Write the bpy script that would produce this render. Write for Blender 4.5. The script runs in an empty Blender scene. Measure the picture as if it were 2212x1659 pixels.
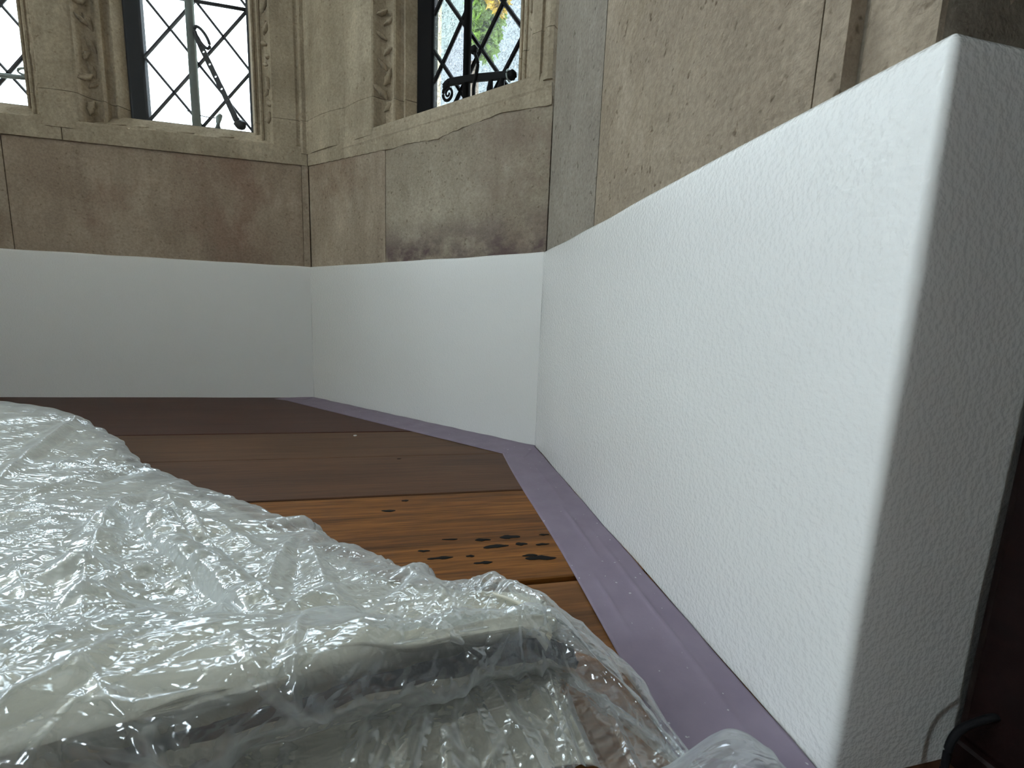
import bpy, bmesh, math, random
import numpy as np
from mathutils import Matrix, Vector
random.seed(7)
RNG = np.random.default_rng(11)
SC = bpy.context.scene
COL = SC.collection

# ------------------------------------------------------------------ camera
cd = bpy.data.cameras.new('camera')
cd.sensor_width = 36.0
cd.lens = 917.1 / 2212 * 36.0
cd.clip_start = 0.005
cam = bpy.data.objects.new('camera', cd)
COL.objects.link(cam)
_r = Vector((0.97832054, -0.20343042, 0.03879415))
_u = Vector((-0.00807873, 0.14969328, 0.98869948))
_f = Vector((0.20693877, 0.96757841, -0.14480455))
M = Matrix(((_r.x, _u.x, -_f.x, 0.2080308), (_r.y, _u.y, -_f.y, -0.88248049),
            (_r.z, _u.z, -_f.z, 0.16235164), (0, 0, 0, 1)))
cam.matrix_world = M
cd.dof.use_dof = True
cd.dof.focus_distance = 0.5
cd.dof.aperture_fstop = 36.0
SC.camera = cam

# ------------------------------------------------------------------ overcast sky, exposure
w = bpy.data.worlds.new('overcast_sky')
SC.world = w
w.use_nodes = True
bg = w.node_tree.nodes['Background']
bg.inputs[0].default_value = (0.82, 0.945, 1.0, 1)
bg.inputs[1].default_value = 26.0
SC.view_settings.view_transform = 'Standard'
SC.view_settings.look = 'None'
SC.view_settings.gamma = 1.0
SC.view_settings.exposure = 0.0
SC.view_settings.use_curve_mapping = False
try:
    SC.cycles.use_denoising = True
    SC.cycles.max_bounces = 8
    SC.cycles.glossy_bounces = 3
    SC.cycles.use_adaptive_sampling = True
    SC.cycles.adaptive_threshold = 0.03
    SC.cycles.diffuse_bounces = 5
    SC.cycles.transparent_max_bounces = 14
    SC.cycles.sample_clamp_indirect = 6.0
except Exception:
    pass

# ------------------------------------------------------------------ room measures (metres)
b = 0.35484                # plan depth of the diagonal wall
c = 0.42282                # length of the right-hand cheek of the bay
cF = 1.11                  # left-hand side, lengthened to hold the windows added for light
H = 0.25                   # height of the white painted band
LA = 0.743                 # length of the back wall of the bay
LB = b * math.sqrt(2)
CEIL = 2.6
WTOP = 2.1                # top of the window openings
YD = -b - c                # plane where the bay meets the room
q2 = math.sqrt(0.5)
FR = {                      # frame: origin, along the wall, outwards
    'A': ((0, 0), (1, 0), (0, 1)),
    'B': ((0, 0), (q2, -q2), (q2, q2)),
    'C': ((b, -b), (0, -1), (1, 0)),
    'D': ((b, YD), (1, 0), (0, 1)),
    'E': ((-LA, 0), (-q2, -q2), (-q2, q2)),
    'F': ((-LA - b, -b), (0, -1), (-1, 0)),
    'G': ((-LA - b, -b - cF), (-1, 0), (0, 1)),
}
def P(fr, u, o, z):
    (ox, oy), (ax, ay), (nx, ny) = FR[fr]
    return (ox + ax * u + nx * o, oy + ay * u + ny * o, z)

# ------------------------------------------------------------------ materials
def nodes(name):
    m = bpy.data.materials.new(name)
    m.use_nodes = True
    nt = m.node_tree
    return m, nt, nt.nodes['Principled BSDF']
def N(nt, kind, **kw):
    n = nt.nodes.new(kind)
    for k, v in kw.items():
        if k in n.inputs.keys():
            n.inputs[k].default_value = v
        else:
            setattr(n, k, v)
    return n
def ramp(nt, fac, stops):
    r = nt.nodes.new('ShaderNodeValToRGB')
    e = r.color_ramp.elements
    e[0].position, e[0].color = stops[0][0], (*stops[0][1], 1)
    e[1].position, e[1].color = stops[-1][0], (*stops[-1][1], 1)
    for p_, c_ in stops[1:-1]:
        x = e.new(p_); x.color = (*c_, 1)
    nt.links.new(fac, r.inputs[0])
    return r.outputs[0]
def mixc(nt, fac, a, b_, mode='MIX'):
    m = nt.nodes.new('ShaderNodeMix'); m.data_type = 'RGBA'; m.blend_type = mode
    if isinstance(fac, float): m.inputs[0].default_value = fac
    else: nt.links.new(fac, m.inputs[0])
    for i, v in ((6, a), (7, b_)):
        if isinstance(v, tuple): m.inputs[i].default_value = (*v, 1)
        else: nt.links.new(v, m.inputs[i])
    return m.outputs[2]
def coords(nt, scale=(1, 1, 1), loc=(0, 0, 0), rot=(0, 0, 0)):
    g = nt.nodes.new('ShaderNodeNewGeometry')
    mp = nt.nodes.new('ShaderNodeMapping')
    mp.inputs['Scale'].default_value = scale
    mp.inputs['Location'].default_value = loc
    mp.inputs['Rotation'].default_value = rot
    nt.links.new(g.outputs['Position'], mp.inputs[0])
    return mp.outputs[0]
def noise(nt, vec, scale, detail=6, rough=0.55, dist=0.0):
    n = N(nt, 'ShaderNodeTexNoise', Scale=scale, Detail=detail, Roughness=rough, Distortion=dist)
    nt.links.new(vec, n.inputs['Vector'])
    return n.outputs['Fac']
def bump(nt, bs, h, strength, distance, chain=None):
    bn = N(nt, 'ShaderNodeBump', Strength=strength, Distance=distance)
    nt.links.new(h, bn.inputs['Height'])
    if chain: nt.links.new(chain, bn.inputs['Normal'])
    nt.links.new(bn.outputs[0], bs.inputs['Normal'])
    return bn.outputs[0]

def stone_mat(name, c0, c1, stain=None, seed=0.0, grain=1.0, streak=0.35, stain_lo=0.5, stain_hi=0.66, stain_scale=7.0):
    m, nt, bs = nodes(name)
    v = coords(nt, loc=(seed, seed * 1.7, seed * 0.6))
    big = noise(nt, v, 9.0, 4)
    col = ramp(nt, big, [(0.3, c0), (0.72, c1)])
    # upright runs and weather streaks
    vs = coords(nt, scale=(38, 38, 5), loc=(seed * 3, 0, 0))
    sk = noise(nt, vs, 1.0, 5, 0.6)
    col = mixc(nt, ramp(nt, sk, [(0.45, (0, 0, 0)), (0.75, (streak,) * 3)]), col, tuple(x * 0.62 for x in c0))
    if stain:
        sp = noise(nt, coords(nt, scale=(1, 1, 0.8), loc=(seed * 5, 1.3, seed)), stain_scale, 7, 0.62)
        col = mixc(nt, ramp(nt, sp, [(stain_lo, (0, 0, 0)), (stain_hi, (0.85,) * 3)]), col, stain)
    spk = noise(nt, coords(nt, loc=(seed, 2, 7)), 170.0, 2, 0.5)
    col = mixc(nt, min(1.0, 0.7 * grain), col, ramp(nt, spk, [(0.27, (0.42, 0.38, 0.34)), (0.36, (1, 1, 1))]), 'MULTIPLY')
    bl_ = noise(nt, coords(nt, scale=(1, 1, 0.55), loc=(seed * 2 + 3, 5, 1)), 22.0, 5, 0.65)
    col = mixc(nt, ramp(nt, bl_, [(0.52, (0, 0, 0)), (0.72, (0.45,) * 3)]), col, tuple(min(1.0, x * 1.25 + 0.02) for x in c1))
    fine = noise(nt, v, 260.0, 3, 0.7)
    col = mixc(nt, 0.35, col, ramp(nt, fine, [(0.35, (0.25,) * 3), (0.68, (1, 1, 1))]), 'MULTIPLY')
    nt.links.new(col, bs.inputs['Base Color'])
    bs.inputs['Roughness'].default_value = 0.95
    bs.inputs['Specular IOR Level'].default_value = 0.08
    n1 = bump(nt, bs, noise(nt, v, 380.0, 3, 0.7), 0.55 * grain, 0.0012)
    n2 = bump(nt, bs, noise(nt, v, 60.0, 4, 0.6), 0.5 * grain, 0.004, n1)
    vo = N(nt, 'ShaderNodeTexVoronoi', Scale=150.0)
    nt.links.new(v, vo.inputs['Vector'])
    pit = ramp(nt, vo.outputs['Distance'], [(0.08, (0, 0, 0)), (0.25, (1, 1, 1))])
    bump(nt, bs, pit, 0.25 * grain, 0.001, n2)
    return m

ST_A = stone_mat('limestone_lower', (0.350, 0.267, 0.200), (0.470, 0.378, 0.293), (0.30, 0.195, 0.145), 0.3, 0.6)
ST_B = stone_mat('limestone_patchy', (0.350, 0.272, 0.205), (0.500, 0.412, 0.321), (0.28, 0.195, 0.14), 2.1, 0.8, 0.5)
ST_M = stone_mat('limestone_moulded', (0.390, 0.320, 0.233), (0.560, 0.475, 0.358), (0.27, 0.22, 0.165), 4.4, 0.7, 0.4, 0.55, 0.75)
ST_C = stone_mat('limestone_dressed', (0.325, 0.260, 0.195), (0.420, 0.344, 0.265), (0.30, 0.235, 0.16), 6.2, 1.25, 0.15, 0.5, 0.75)
ST_G = stone_mat('limestone_grey', (0.29, 0.252, 0.21), (0.375, 0.33, 0.28), None, 8.0, 1.0, 0.1)
ST_R = stone_mat('limestone_room_shaded', (0.20, 0.17, 0.13), (0.29, 0.25, 0.20), (0.13, 0.105, 0.085), 9.0, 1.1, 0.2)  # same limestone, with the shade of the room side put into its colour
MORTAR = stone_mat('lime_mortar', (0.16, 0.14, 0.11), (0.25, 0.22, 0.18), None, 3.0, 1.0)

# damp-stained block: the stain sits low and to the right, with its own ragged shape
def stained_block():
    m = stone_mat('limestone_damp_stained', (0.330, 0.272, 0.205), (0.500, 0.436, 0.349), None, 1.2, 1.0, 0.3)
    nt = m.node_tree; bs = nt.nodes['Principled BSDF']
    src = bs.inputs['Base Color'].links[0].from_socket
    g = nt.nodes.new('ShaderNodeNewGeometry')
    sx = nt.nodes.new('ShaderNodeSeparateXYZ'); nt.links.new(g.outputs['Position'], sx.inputs[0])
    def mr(sock, a, b_):
        r = nt.nodes.new('ShaderNodeMapRange'); nt.links.new(sock, r.inputs[0])
        r.inputs[1].default_value = a; r.inputs[2].default_value = b_
        return r.outputs[0]
    low = mr(sx.outputs[2], 0.315, 0.262)
    up = mr(sx.outputs[0], 0.24, 0.34)
    def mth(op, a, b_):
        k = nt.nodes.new('ShaderNodeMath'); k.operation = op
        for i, v in enumerate((a, b_)):
            if isinstance(v, float): k.inputs[i].default_value = v
            else: nt.links.new(v, k.inputs[i])
        return k.outputs[0]
    n1 = noise(nt, coords(nt, scale=(1, 1, 1.6), loc=(3.1, 0, 2)), 16.0, 8, 0.65)
    n2 = noise(nt, coords(nt, loc=(0.4, 0, 5)), 12.0, 8, 0.65)
    a1 = mth('MULTIPLY', low, ramp(nt, n1, [(0.34, (0, 0, 0)), (0.55, (1, 1, 1))]))
    a2 = mth('MULTIPLY', up, ramp(nt, n2, [(0.46, (0, 0, 0)), (0.66, (0.7,) * 3)]))
    col = mixc(nt, a2, src, (0.22, 0.155, 0.125))
    col = mixc(nt, a1, col, (0.145, 0.105, 0.098))
    nt.links.new(col, bs.inputs['Base Color'])
    return m
ST_S = stained_block()

def paint_mat():
    m, nt, bs = nodes('white_wall_paint')
    v = coords(nt)
    bs.inputs['Base Color'].default_value = (0.85, 0.84, 0.825, 1)
    bs.inputs['Roughness'].default_value = 0.21
    bs.inputs['Specular IOR Level'].default_value = 0.6
    bs.inputs['Roughness'].default_value = 0.5
    bs.inputs['Specular IOR Level'].default_value = 0.3
    bump(nt, bs, noise(nt, v, 14.0, 2, 0.5), 0.2, 0.006)
    bs.inputs['Coat Weight'].default_value = 1.0
    bs.inputs['Coat Roughness'].default_value = 0.07
    bs.inputs['Coat IOR'].default_value = 1.5
    chain = None
    for sc_, st_, ds_ in ((500.0, 0.95, 0.0017), (260.0, 0.35, 0.0020)):
        bn = N(nt, 'ShaderNodeBump', Strength=st_, Distance=ds_)
        nt.links.new(noise(nt, v, sc_, 2, 0.5), bn.inputs['Height'])
        if chain: nt.links.new(chain, bn.inputs['Normal'])
        chain = bn.outputs[0]
    nt.links.new(chain, bs.inputs['Coat Normal'])
    return m
PAINT = paint_mat()

def wood_mat(name, dark, mid, light, rough=0.42, seed=0.0, fig=1.0):
    m, nt, bs = nodes(name)
    v = coords(nt, scale=(2.2, 34, 34), loc=(seed, seed * 2.3, 0))
    g1 = noise(nt, v, 2.0, 8, 0.62, 0.6)
    col = ramp(nt, g1, [(0.28, dark), (0.5, mid), (0.74, light)])
    v2 = coords(nt, scale=(9, 190, 190), loc=(seed * 4, 0, 0))
    g2 = noise(nt, v2, 2.0, 6, 0.65)
    col = mixc(nt, 0.55 * fig, col, ramp(nt, g2, [(0.36, (0.22, 0.17, 0.14)), (0.6, (1, 1, 1))]), 'MULTIPLY')
    big = noise(nt, coords(nt, scale=(3, 9, 9), loc=(seed, 4, 0)), 1.5, 3)
    col = mixc(nt, 0.6, col, ramp(nt, big, [(0.3, (0.5, 0.46, 0.44)), (0.7, (1, 1, 1))]), 'MULTIPLY')
    nt.links.new(col, bs.inputs['Base Color'])
    bs.inputs['Roughness'].default_value = rough
    bs.inputs['Specular IOR Level'].default_value = 0.22
    bump(nt, bs, g2, 0.25, 0.0006)
    return m
WOOD = [
    wood_mat('board_red_brown', (0.066, 0.025, 0.017), (0.082, 0.032, 0.021), (0.10, 0.04, 0.026), 0.5, 0.0, 0.4),
    wood_mat('board_brown', (0.095, 0.046, 0.023), (0.14, 0.068, 0.034), (0.175, 0.085, 0.042), 0.5, 1.7, 0.6),
    wood_mat('board_dark_brown', (0.085, 0.04, 0.021), (0.12, 0.056, 0.029), (0.16, 0.075, 0.038), 0.5, 3.1, 0.6),
    wood_mat('board_orange_brown', (0.11, 0.042, 0.010), (0.28, 0.108, 0.022), (0.40, 0.165, 0.038), 0.5, 4.4, 1.2),
    wood_mat('board_tan', (0.12, 0.052, 0.018), (0.25, 0.105, 0.032), (0.34, 0.15, 0.05), 0.45, 6.6, 0.8),
]
def flat(name, col, rough=0.6, metal=0.0, spec=0.5):
    m, nt, bs = nodes(name)
    v = coords(nt)
    n_ = noise(nt, v, 90.0, 2)
    nt.links.new(mixc(nt, 0.25, tuple(col), ramp(nt, n_, [(0.3, (0.6,) * 3), (0.7, (1, 1, 1))]), 'MULTIPLY'), bs.inputs['Base Color'])
    bs.inputs['Roughness'].default_value = rough
    bs.inputs['Metallic'].default_value = metal
    bs.inputs['Specular IOR Level'].default_value = spec
    return m
GUM = flat('black_resin', (0.008, 0.007, 0.007), 0.65, 0.0, 0.15)
IRON = flat('black_wrought_iron', (0.007, 0.0065, 0.007), 0.7, 0.0, 0.12)
IRON_G = flat('flare_paled_iron', (0.34, 0.40, 0.40), 0.5, 0.3)  # iron paled grey-green: window flare put into the colour
IRON_S = flat('painted_slate_iron', (0.035, 0.038, 0.045), 0.5)
LEAD = flat('dark_lead', (0.05, 0.05, 0.058), 0.55, 0.3)
CABLE = flat('black_rubber', (0.007, 0.007, 0.008), 0.7, 0.0, 0.15)
JOINT = flat('dark_gap', (0.012, 0.009, 0.008), 0.9)
FLECK = flat('white_paint_fleck', (0.75, 0.73, 0.70), 0.6)
PANEL = wood_mat('dark_mahogany', (0.006, 0.0016, 0.0014), (0.011, 0.003, 0.0025), (0.016, 0.0045, 0.0035), 0.45, 9.0, 0.5)
PLAIN = flat('aged_plaster', (0.80, 0.77, 0.70), 0.85)
CEILM = flat('ceiling_plaster', (0.85, 0.84, 0.80), 0.9)
BOUNCE_GRAVEL = flat('bounce_gravel', (0.50, 0.48, 0.43), 0.9)  # unseen ground made pale to bounce light up into the bay
BARK = flat('bark', (0.07, 0.05, 0.035), 0.9)

def tape_mat():
    m, nt, bs = nodes('lavender_masking_tape')
    v = coords(nt)
    n_ = noise(nt, v, 40.0, 5)
    col = ramp(nt, n_, [(0.3, (0.205, 0.16, 0.222)), (0.7, (0.25, 0.20, 0.268))])
    fleck = ramp(nt, noise(nt, coords(nt, loc=(2, 7, 0)), 330.0, 2, 0.4), [(0.735, (0, 0, 0)), (0.76, (0.8,) * 3)])
    col = mixc(nt, fleck, col, (0.6, 0.58, 0.6))
    nt.links.new(col, bs.inputs['Base Color'])
    bs.inputs['Roughness'].default_value = 0.55
    bump(nt, bs, noise(nt, v, 700.0, 3), 0.2, 0.0004)
    return m
TAPE = tape_mat()

def canvas_mat(name, c0, c1, rough=0.95):
    m, nt, bs = nodes(name)
    v = coords(nt)
    nt.links.new(ramp(nt, noise(nt, v, 30.0, 4), [(0.3, c0), (0.7, c1)]), bs.inputs['Base Color'])
    bs.inputs['Roughness'].default_value = rough
    wv = N(nt, 'ShaderNodeTexVoronoi', Scale=900.0)
    nt.links.new(v, wv.inputs['Vector'])
    bump(nt, bs, wv.outputs['Distance'], 0.3, 0.0006)
    return m
CANVAS = canvas_mat('cream_canvas', (0.70, 0.66, 0.55), (0.80, 0.76, 0.65))
BLANKET = canvas_mat('charcoal_blanket', (0.022, 0.025, 0.034), (0.034, 0.038, 0.05))

def plastic_mat():
    m, nt, bs = nodes('clear_polythene')
    nt.nodes.remove(bs)
    out = nt.nodes['Material Output']
    v = coords(nt)
    vv = coords(nt, scale=(70, 170, 90), rot=(0, 0, 0.5))
    nz = N(nt, 'ShaderNodeTexNoise', Scale=1.0, Detail=2.0, Roughness=0.5, Distortion=0.4)
    nt.links.new(vv, nz.inputs['Vector'])
    sb = nt.nodes.new('ShaderNodeMath'); sb.operation = 'SUBTRACT'; sb.inputs[1].default_value = 0.5
    ab = nt.nodes.new('ShaderNodeMath'); ab.operation = 'ABSOLUTE'
    nt.links.new(nz.outputs['Fac'], sb.inputs[0]); nt.links.new(sb.outputs[0], ab.inputs[0])
    b2 = N(nt, 'ShaderNodeBump', Strength=0.22, Distance=-0.012)
    nt.links.new(ab.outputs[0], b2.inputs['Height'])
    nrm = b2.outputs[0]
    tr = N(nt, 'ShaderNodeBsdfTransparent'); tr.inputs[0].default_value = (0.93, 0.94, 0.94, 1)
    df = N(nt, 'ShaderNodeBsdfDiffuse'); df.inputs[0].default_value = (0.80, 0.83, 0.84, 1)
    tl = N(nt, 'ShaderNodeBsdfTranslucent'); tl.inputs[0].default_value = (0.80, 0.83, 0.84, 1)
    gl = N(nt, 'ShaderNodeBsdfGlossy', Roughness=0.13); gl.inputs[0].default_value = (0.95, 0.97, 1, 1)
    for s in (df, tl, gl): nt.links.new(nrm, s.inputs['Normal'])
    m1 = N(nt, 'ShaderNodeMixShader'); m1.inputs[0].default_value = 0.4
    nt.links.new(df.outputs[0], m1.inputs[1]); nt.links.new(tl.outputs[0], m1.inputs[2])
    lw = N(nt, 'ShaderNodeLayerWeight', Blend=0.35)
    nt.links.new(nrm, lw.inputs['Normal'])
    mr = nt.nodes.new('ShaderNodeMapRange')
    mr.inputs[3].default_value = 0.13; mr.inputs[4].default_value = 0.80
    at = nt.nodes.new('ShaderNodeAttribute'); at.attribute_name = 'fold'
    ma = nt.nodes.new('ShaderNodeMath'); ma.operation = 'ADD'; ma.use_clamp = True
    nt.links.new(lw.outputs['Facing'], ma.inputs[0]); nt.links.new(at.outputs['Fac'], ma.inputs[1])
    nt.links.new(ma.outputs[0], mr.inputs[0])
    m2 = N(nt, 'ShaderNodeMixShader')
    nt.links.new(mr.outputs[0], m2.inputs[0])
    nt.links.new(tr.outputs[0], m2.inputs[1]); nt.links.new(m1.outputs[0], m2.inputs[2])
    fr = nt.nodes.new('ShaderNodeMapRange')
    fr.inputs[3].default_value = 0.11; fr.inputs[4].default_value = 0.5
    lw2 = N(nt, 'ShaderNodeLayerWeight', Blend=0.3)
    nt.links.new(nrm, lw2.inputs['Normal'])
    nt.links.new(lw2.outputs['Facing'], fr.inputs[0])
    m3 = N(nt, 'ShaderNodeMixShader')
    nt.links.new(fr.outputs[0], m3.inputs[0])
    nt.links.new(m2.outputs[0], m3.inputs[1]); nt.links.new(gl.outputs[0], m3.inputs[2])
    nt.links.new(m3.outputs[0], out.inputs[0])
    return m
PLASTIC = plastic_mat()

def glass_mat(name, tint, clear, scale=300.0, solid=False):
    m, nt, bs = nodes(name)
    nt.nodes.remove(bs)
    out = nt.nodes['Material Output']
    v = coords(nt)
    vo = noise(nt, v, scale, 3, 0.6, 1.5)
    bn = N(nt, 'ShaderNodeBump', Strength=0.6, Distance=0.0014)
    nt.links.new(vo, bn.inputs['Height'])
    tr = N(nt, 'ShaderNodeBsdfTransparent'); tr.inputs[0].default_value = (*tint, 1)
    if solid:      # cast pattern of the obscured glass, its refracted light ripples put into the tint
        cr = ramp(nt, noise(nt, v, scale * 0.6, 3, 0.6, 2.5), [(0.40, tuple(0.18 * t for t in tint)), (0.47, tuple(0.55 * t for t in tint)), (0.55, tuple(0.40 * t for t in tint)), (0.63, tuple(0.80 * t for t in tint))])
        nt.links.new(cr, tr.inputs[0])
    tl = N(nt, 'ShaderNodeBsdfTranslucent'); tl.inputs[0].default_value = tuple(0.05 * t for t in tint) + (1,)
    rf = N(nt, 'ShaderNodeBsdfRefraction', Roughness=0.02, IOR=1.06); rf.inputs[0].default_value = tuple(0.44 * t for t in tint) + (1,)
    gl = N(nt, 'ShaderNodeBsdfGlossy', Roughness=0.05)
    for s in (rf, gl): nt.links.new(bn.outputs[0], s.inputs['Normal'])
    a = N(nt, 'ShaderNodeMixShader'); a.inputs[0].default_value = 0.7 if solid else 0.22
    nt.links.new(rf.outputs[0], a.inputs[1]); nt.links.new(tl.outputs[0], a.inputs[2])
    b_ = N(nt, 'ShaderNodeMixShader'); b_.inputs[0].default_value = clear
    nt.links.new(a.outputs[0], b_.inputs[1]); nt.links.new(tr.outputs[0], b_.inputs[2])
    c_ = N(nt, 'ShaderNodeMixShader'); c_.inputs[0].default_value = 0.06
    nt.links.new(b_.outputs[0], c_.inputs[1]); nt.links.new(gl.outputs[0], c_.inputs[2])
    nt.links.new(c_.outputs[0], out.inputs[0])
    return m
GLASS_CLEAR = glass_mat('bright_quarry_glass', (0.97, 0.99, 1.0), 0.85)
GLASS_DIM = glass_mat('dimmed_quarry_glass', (0.37, 0.38, 0.39), 0.85)  # tinted down to cut the daylight reaching the right wall
GLASS_HALF = glass_mat('half_dimmed_quarry_glass', (0.6, 0.61, 0.62), 0.85)  # tinted partway down, also to cut daylight
GLASS_TEX = [glass_mat('textured_glass_clear', (0.93, 0.97, 1.0), 0.88, 330.0, True),
             glass_mat('textured_glass_green', (0.90, 1.0, 0.95), 0.88, 300.0, True),
             glass_mat('textured_glass_lilac', (0.95, 0.94, 1.0), 0.88, 360.0, True)]

# ------------------------------------------------------------------ object helpers
def props(o, label=None, cat=None, group=None, kind=None):
    if label: o['label'] = label
    if cat: o['category'] = cat
    if group: o['group'] = group
    if kind: o['kind'] = kind
    return o
def empty(name, loc=(0, 0, 0)):
    o = bpy.data.objects.new(name, None)
    o.empty_display_size = 0.05
    o.location = loc
    COL.objects.link(o)
    return o
def mobj(name, verts, faces, mat, parent=None, smooth=False, fix=True, bev=0.0, bseg=2):
    bm = bmesh.new()
    vs = [bm.verts.new(v) for v in verts]
    for f in faces:
        try: bm.faces.new([vs[i] for i in f])
        except ValueError: pass
    return bobj(name, bm, mat, parent, smooth, fix, bev, bseg)
def bobj(name, bm, mat, parent=None, smooth=False, fix=True, bev=0.0, bseg=2):
    if fix: bmesh.ops.recalc_face_normals(bm, faces=bm.faces)
    if bev > 0:
        es = [e for e in bm.edges if len(e.link_faces) == 2 and e.calc_face_angle(0) > 0.5]
        bmesh.ops.bevel(bm, geom=es, offset=bev, segments=bseg, profile=0.5, affect='EDGES')
    me = bpy.data.meshes.new(name)
    bm.to_mesh(me); bm.free()
    if smooth:
        for p_ in me.polygons: p_.use_smooth = True
    me.materials.append(mat)
    o = bpy.data.objects.new(name, me)
    COL.objects.link(o)
    if parent is not None:
        o.parent = parent
        o.matrix_parent_inverse = parent.matrix_world.inverted() if parent.type == 'EMPTY' and parent.location.length == 0 else Matrix.Translation(-parent.location)
    return o
def prism(fr, poly, z0, z1):
    """poly in (u, o) of a wall frame, extruded upright"""
    n = len(poly)
    v = [P(fr, u, o, z0) for u, o in poly] + [P(fr, u, o, z1) for u, o in poly]
    f = [list(range(n))[::-1], list(range(n, 2 * n))] + [[i, (i + 1) % n, n + (i + 1) % n, n + i] for i in range(n)]
    return v, f
def slab(fr, u0, u1, o0, o1, z0, z1):
    return prism(fr, [(u0, o0), (u1, o0), (u1, o1), (u0, o1)], z0, z1)
def run(fr, u0, u1, sec, nseg=1):
    """sweep an (o, z) section along a wall"""
    n = len(sec); v = []; f = []
    for i in range(nseg + 1):
        u = u0 + (u1 - u0) * i / nseg
        v += [P(fr, u, o, z) for o, z in sec]
    for i in range(nseg):
        for k in range(n):
            a, b_ = i * n + k, i * n + (k + 1) % n
            f.append([a, b_, b_ + n, a + n])
    f.append(list(range(n))); f.append([nseg * n + k for k in range(n)][::-1])
    return v, f
def tube(bm, pts, rad, seg=10, flatten=None):
    pts = [Vector(p_) for p_ in pts]
    rads = rad if isinstance(rad, (list, tuple)) else [rad] * len(pts)
    rings = []; up = Vector((0, 0, 1))
    for i, p_ in enumerate(pts):
        t = (pts[min(i + 1, len(pts) - 1)] - pts[max(i - 1, 0)]).normalized()
        s = t.cross(up)
        if s.length < 0.05: s = t.cross(Vector((0, 1, 0)))
        s.normalize(); n_ = s.cross(t).normalized()
        rings.append([bm.verts.new(p_ + (s * math.cos(a) + n_ * math.sin(a)) * rads[i]) for a in [2 * math.pi * k / seg for k in range(seg)]])
    for i in range(len(rings) - 1):
        for k in range(seg):
            bm.faces.new([rings[i][k], rings[i][(k + 1) % seg], rings[i + 1][(k + 1) % seg], rings[i + 1][k]])
    bm.faces.new(rings[0][::-1]); bm.faces.new(rings[-1])
def smoothpath(pts, n=6):
    pts = [np.array(p_, float) for p_ in pts]; out = []
    for i in range(len(pts) - 1):
        p0 = pts[max(i - 1, 0)]; p1 = pts[i]; p2 = pts[i + 1]; p3 = pts[min(i + 2, len(pts) - 1)]
        for k in range(n):
            t = k / n
            out.append(0.5 * ((2 * p1) + (-p0 + p2) * t + (2 * p0 - 5 * p1 + 4 * p2 - p3) * t * t + (-p0 + 3 * p1 - 3 * p2 + p3) * t ** 3))
    out.append(pts[-1])
    return [tuple(p_) for p_ in out]

# ------------------------------------------------------------------ floor
floor = props(empty('floor'), 'dark stained timber board floor of the bay', 'floor', kind='structure')
v, f = [], []
mobj('subfloor', *slab('A', -3.2, 2.4, -4.0, 0.14, -0.09, -0.022), JOINT, floor)
edges_y = [0.16, -0.2675, -0.381, -0.4978, -0.6415]
y = -0.6415
while y > -3.9:
    y -= 0.128
    edges_y.append(y)
for i in range(len(edges_y) - 1):
    ya, yb = edges_y[i], edges_y[i + 1]
    gap = 0.0010
    lift = [0.0, -0.0004, 0.0003, 0.0, -0.0008][i] if i < 5 else -0.0004
    xa, xb = (-1.4, 0.9) if ya > -0.75 else (-3.1, 2.3)
    if i == 4:      # ragged, widening gap in front of the tan board
        vs, fs = [], []
        n = 24
        for z in (-0.022, lift):
            for k in range(n + 1):
                x = xa + (xb - xa) * k / n
                vs.append((x, ya - 0.0040 - 0.0005 * math.sin(k * 2.1), z))
            for k in range(n + 1):
                x = xb + (xa - xb) * k / n
                vs.append((x, yb + gap, z))
        m_ = 2 * (n + 1)
        fs = [list(range(m_))[::-1], list(range(m_, 2 * m_))] + [[k, (k + 1) % m_, m_ + (k + 1) % m_, m_ + k] for k in range(m_)]
        pl = mobj('floor_plank', vs, fs, WOOD[4], floor)
    else:
        v, f = slab('A', xa, xb, yb + gap, ya - gap, -0.022, lift)
        pl = mobj('floor_plank', v, f, WOOD[i] if i < 4 else WOOD[1 + i % 4], floor, bev=0.0008, bseg=1)
    if i == 3: orange = pl
    if i == 2: brown = pl
gums = [(0.2743, -0.5863, 0.008, 0.0032), (0.2532, -0.5879, 0.0059, 0.0023), (0.2614, -0.5984, 0.0095, 0.0029), (0.2807, -0.5976, 0.0045, 0.0025), (0.2961, -0.6002, 0.0053, 0.0017), (0.2834, -0.6136, 0.0055, 0.002), (0.2899, -0.6179, 0.011, 0.0032), (0.2212, -0.6083, 0.0089, 0.002), (0.2417, -0.6087, 0.003, 0.0015), (0.2496, -0.6181, 0.0065, 0.0019), (0.21, -0.5976, 0.0043, 0.0014), (0.181, -0.5296, 0.0058, 0.0024), (0.1939, -0.5104, 0.0031, 0.0019), (0.1825, -0.393, 0.0025, 0.0012), (0.2293, -0.584, 0.0058, 0.0013), (0.3015, -0.5863, 0.0041, 0.0014)]
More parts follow.
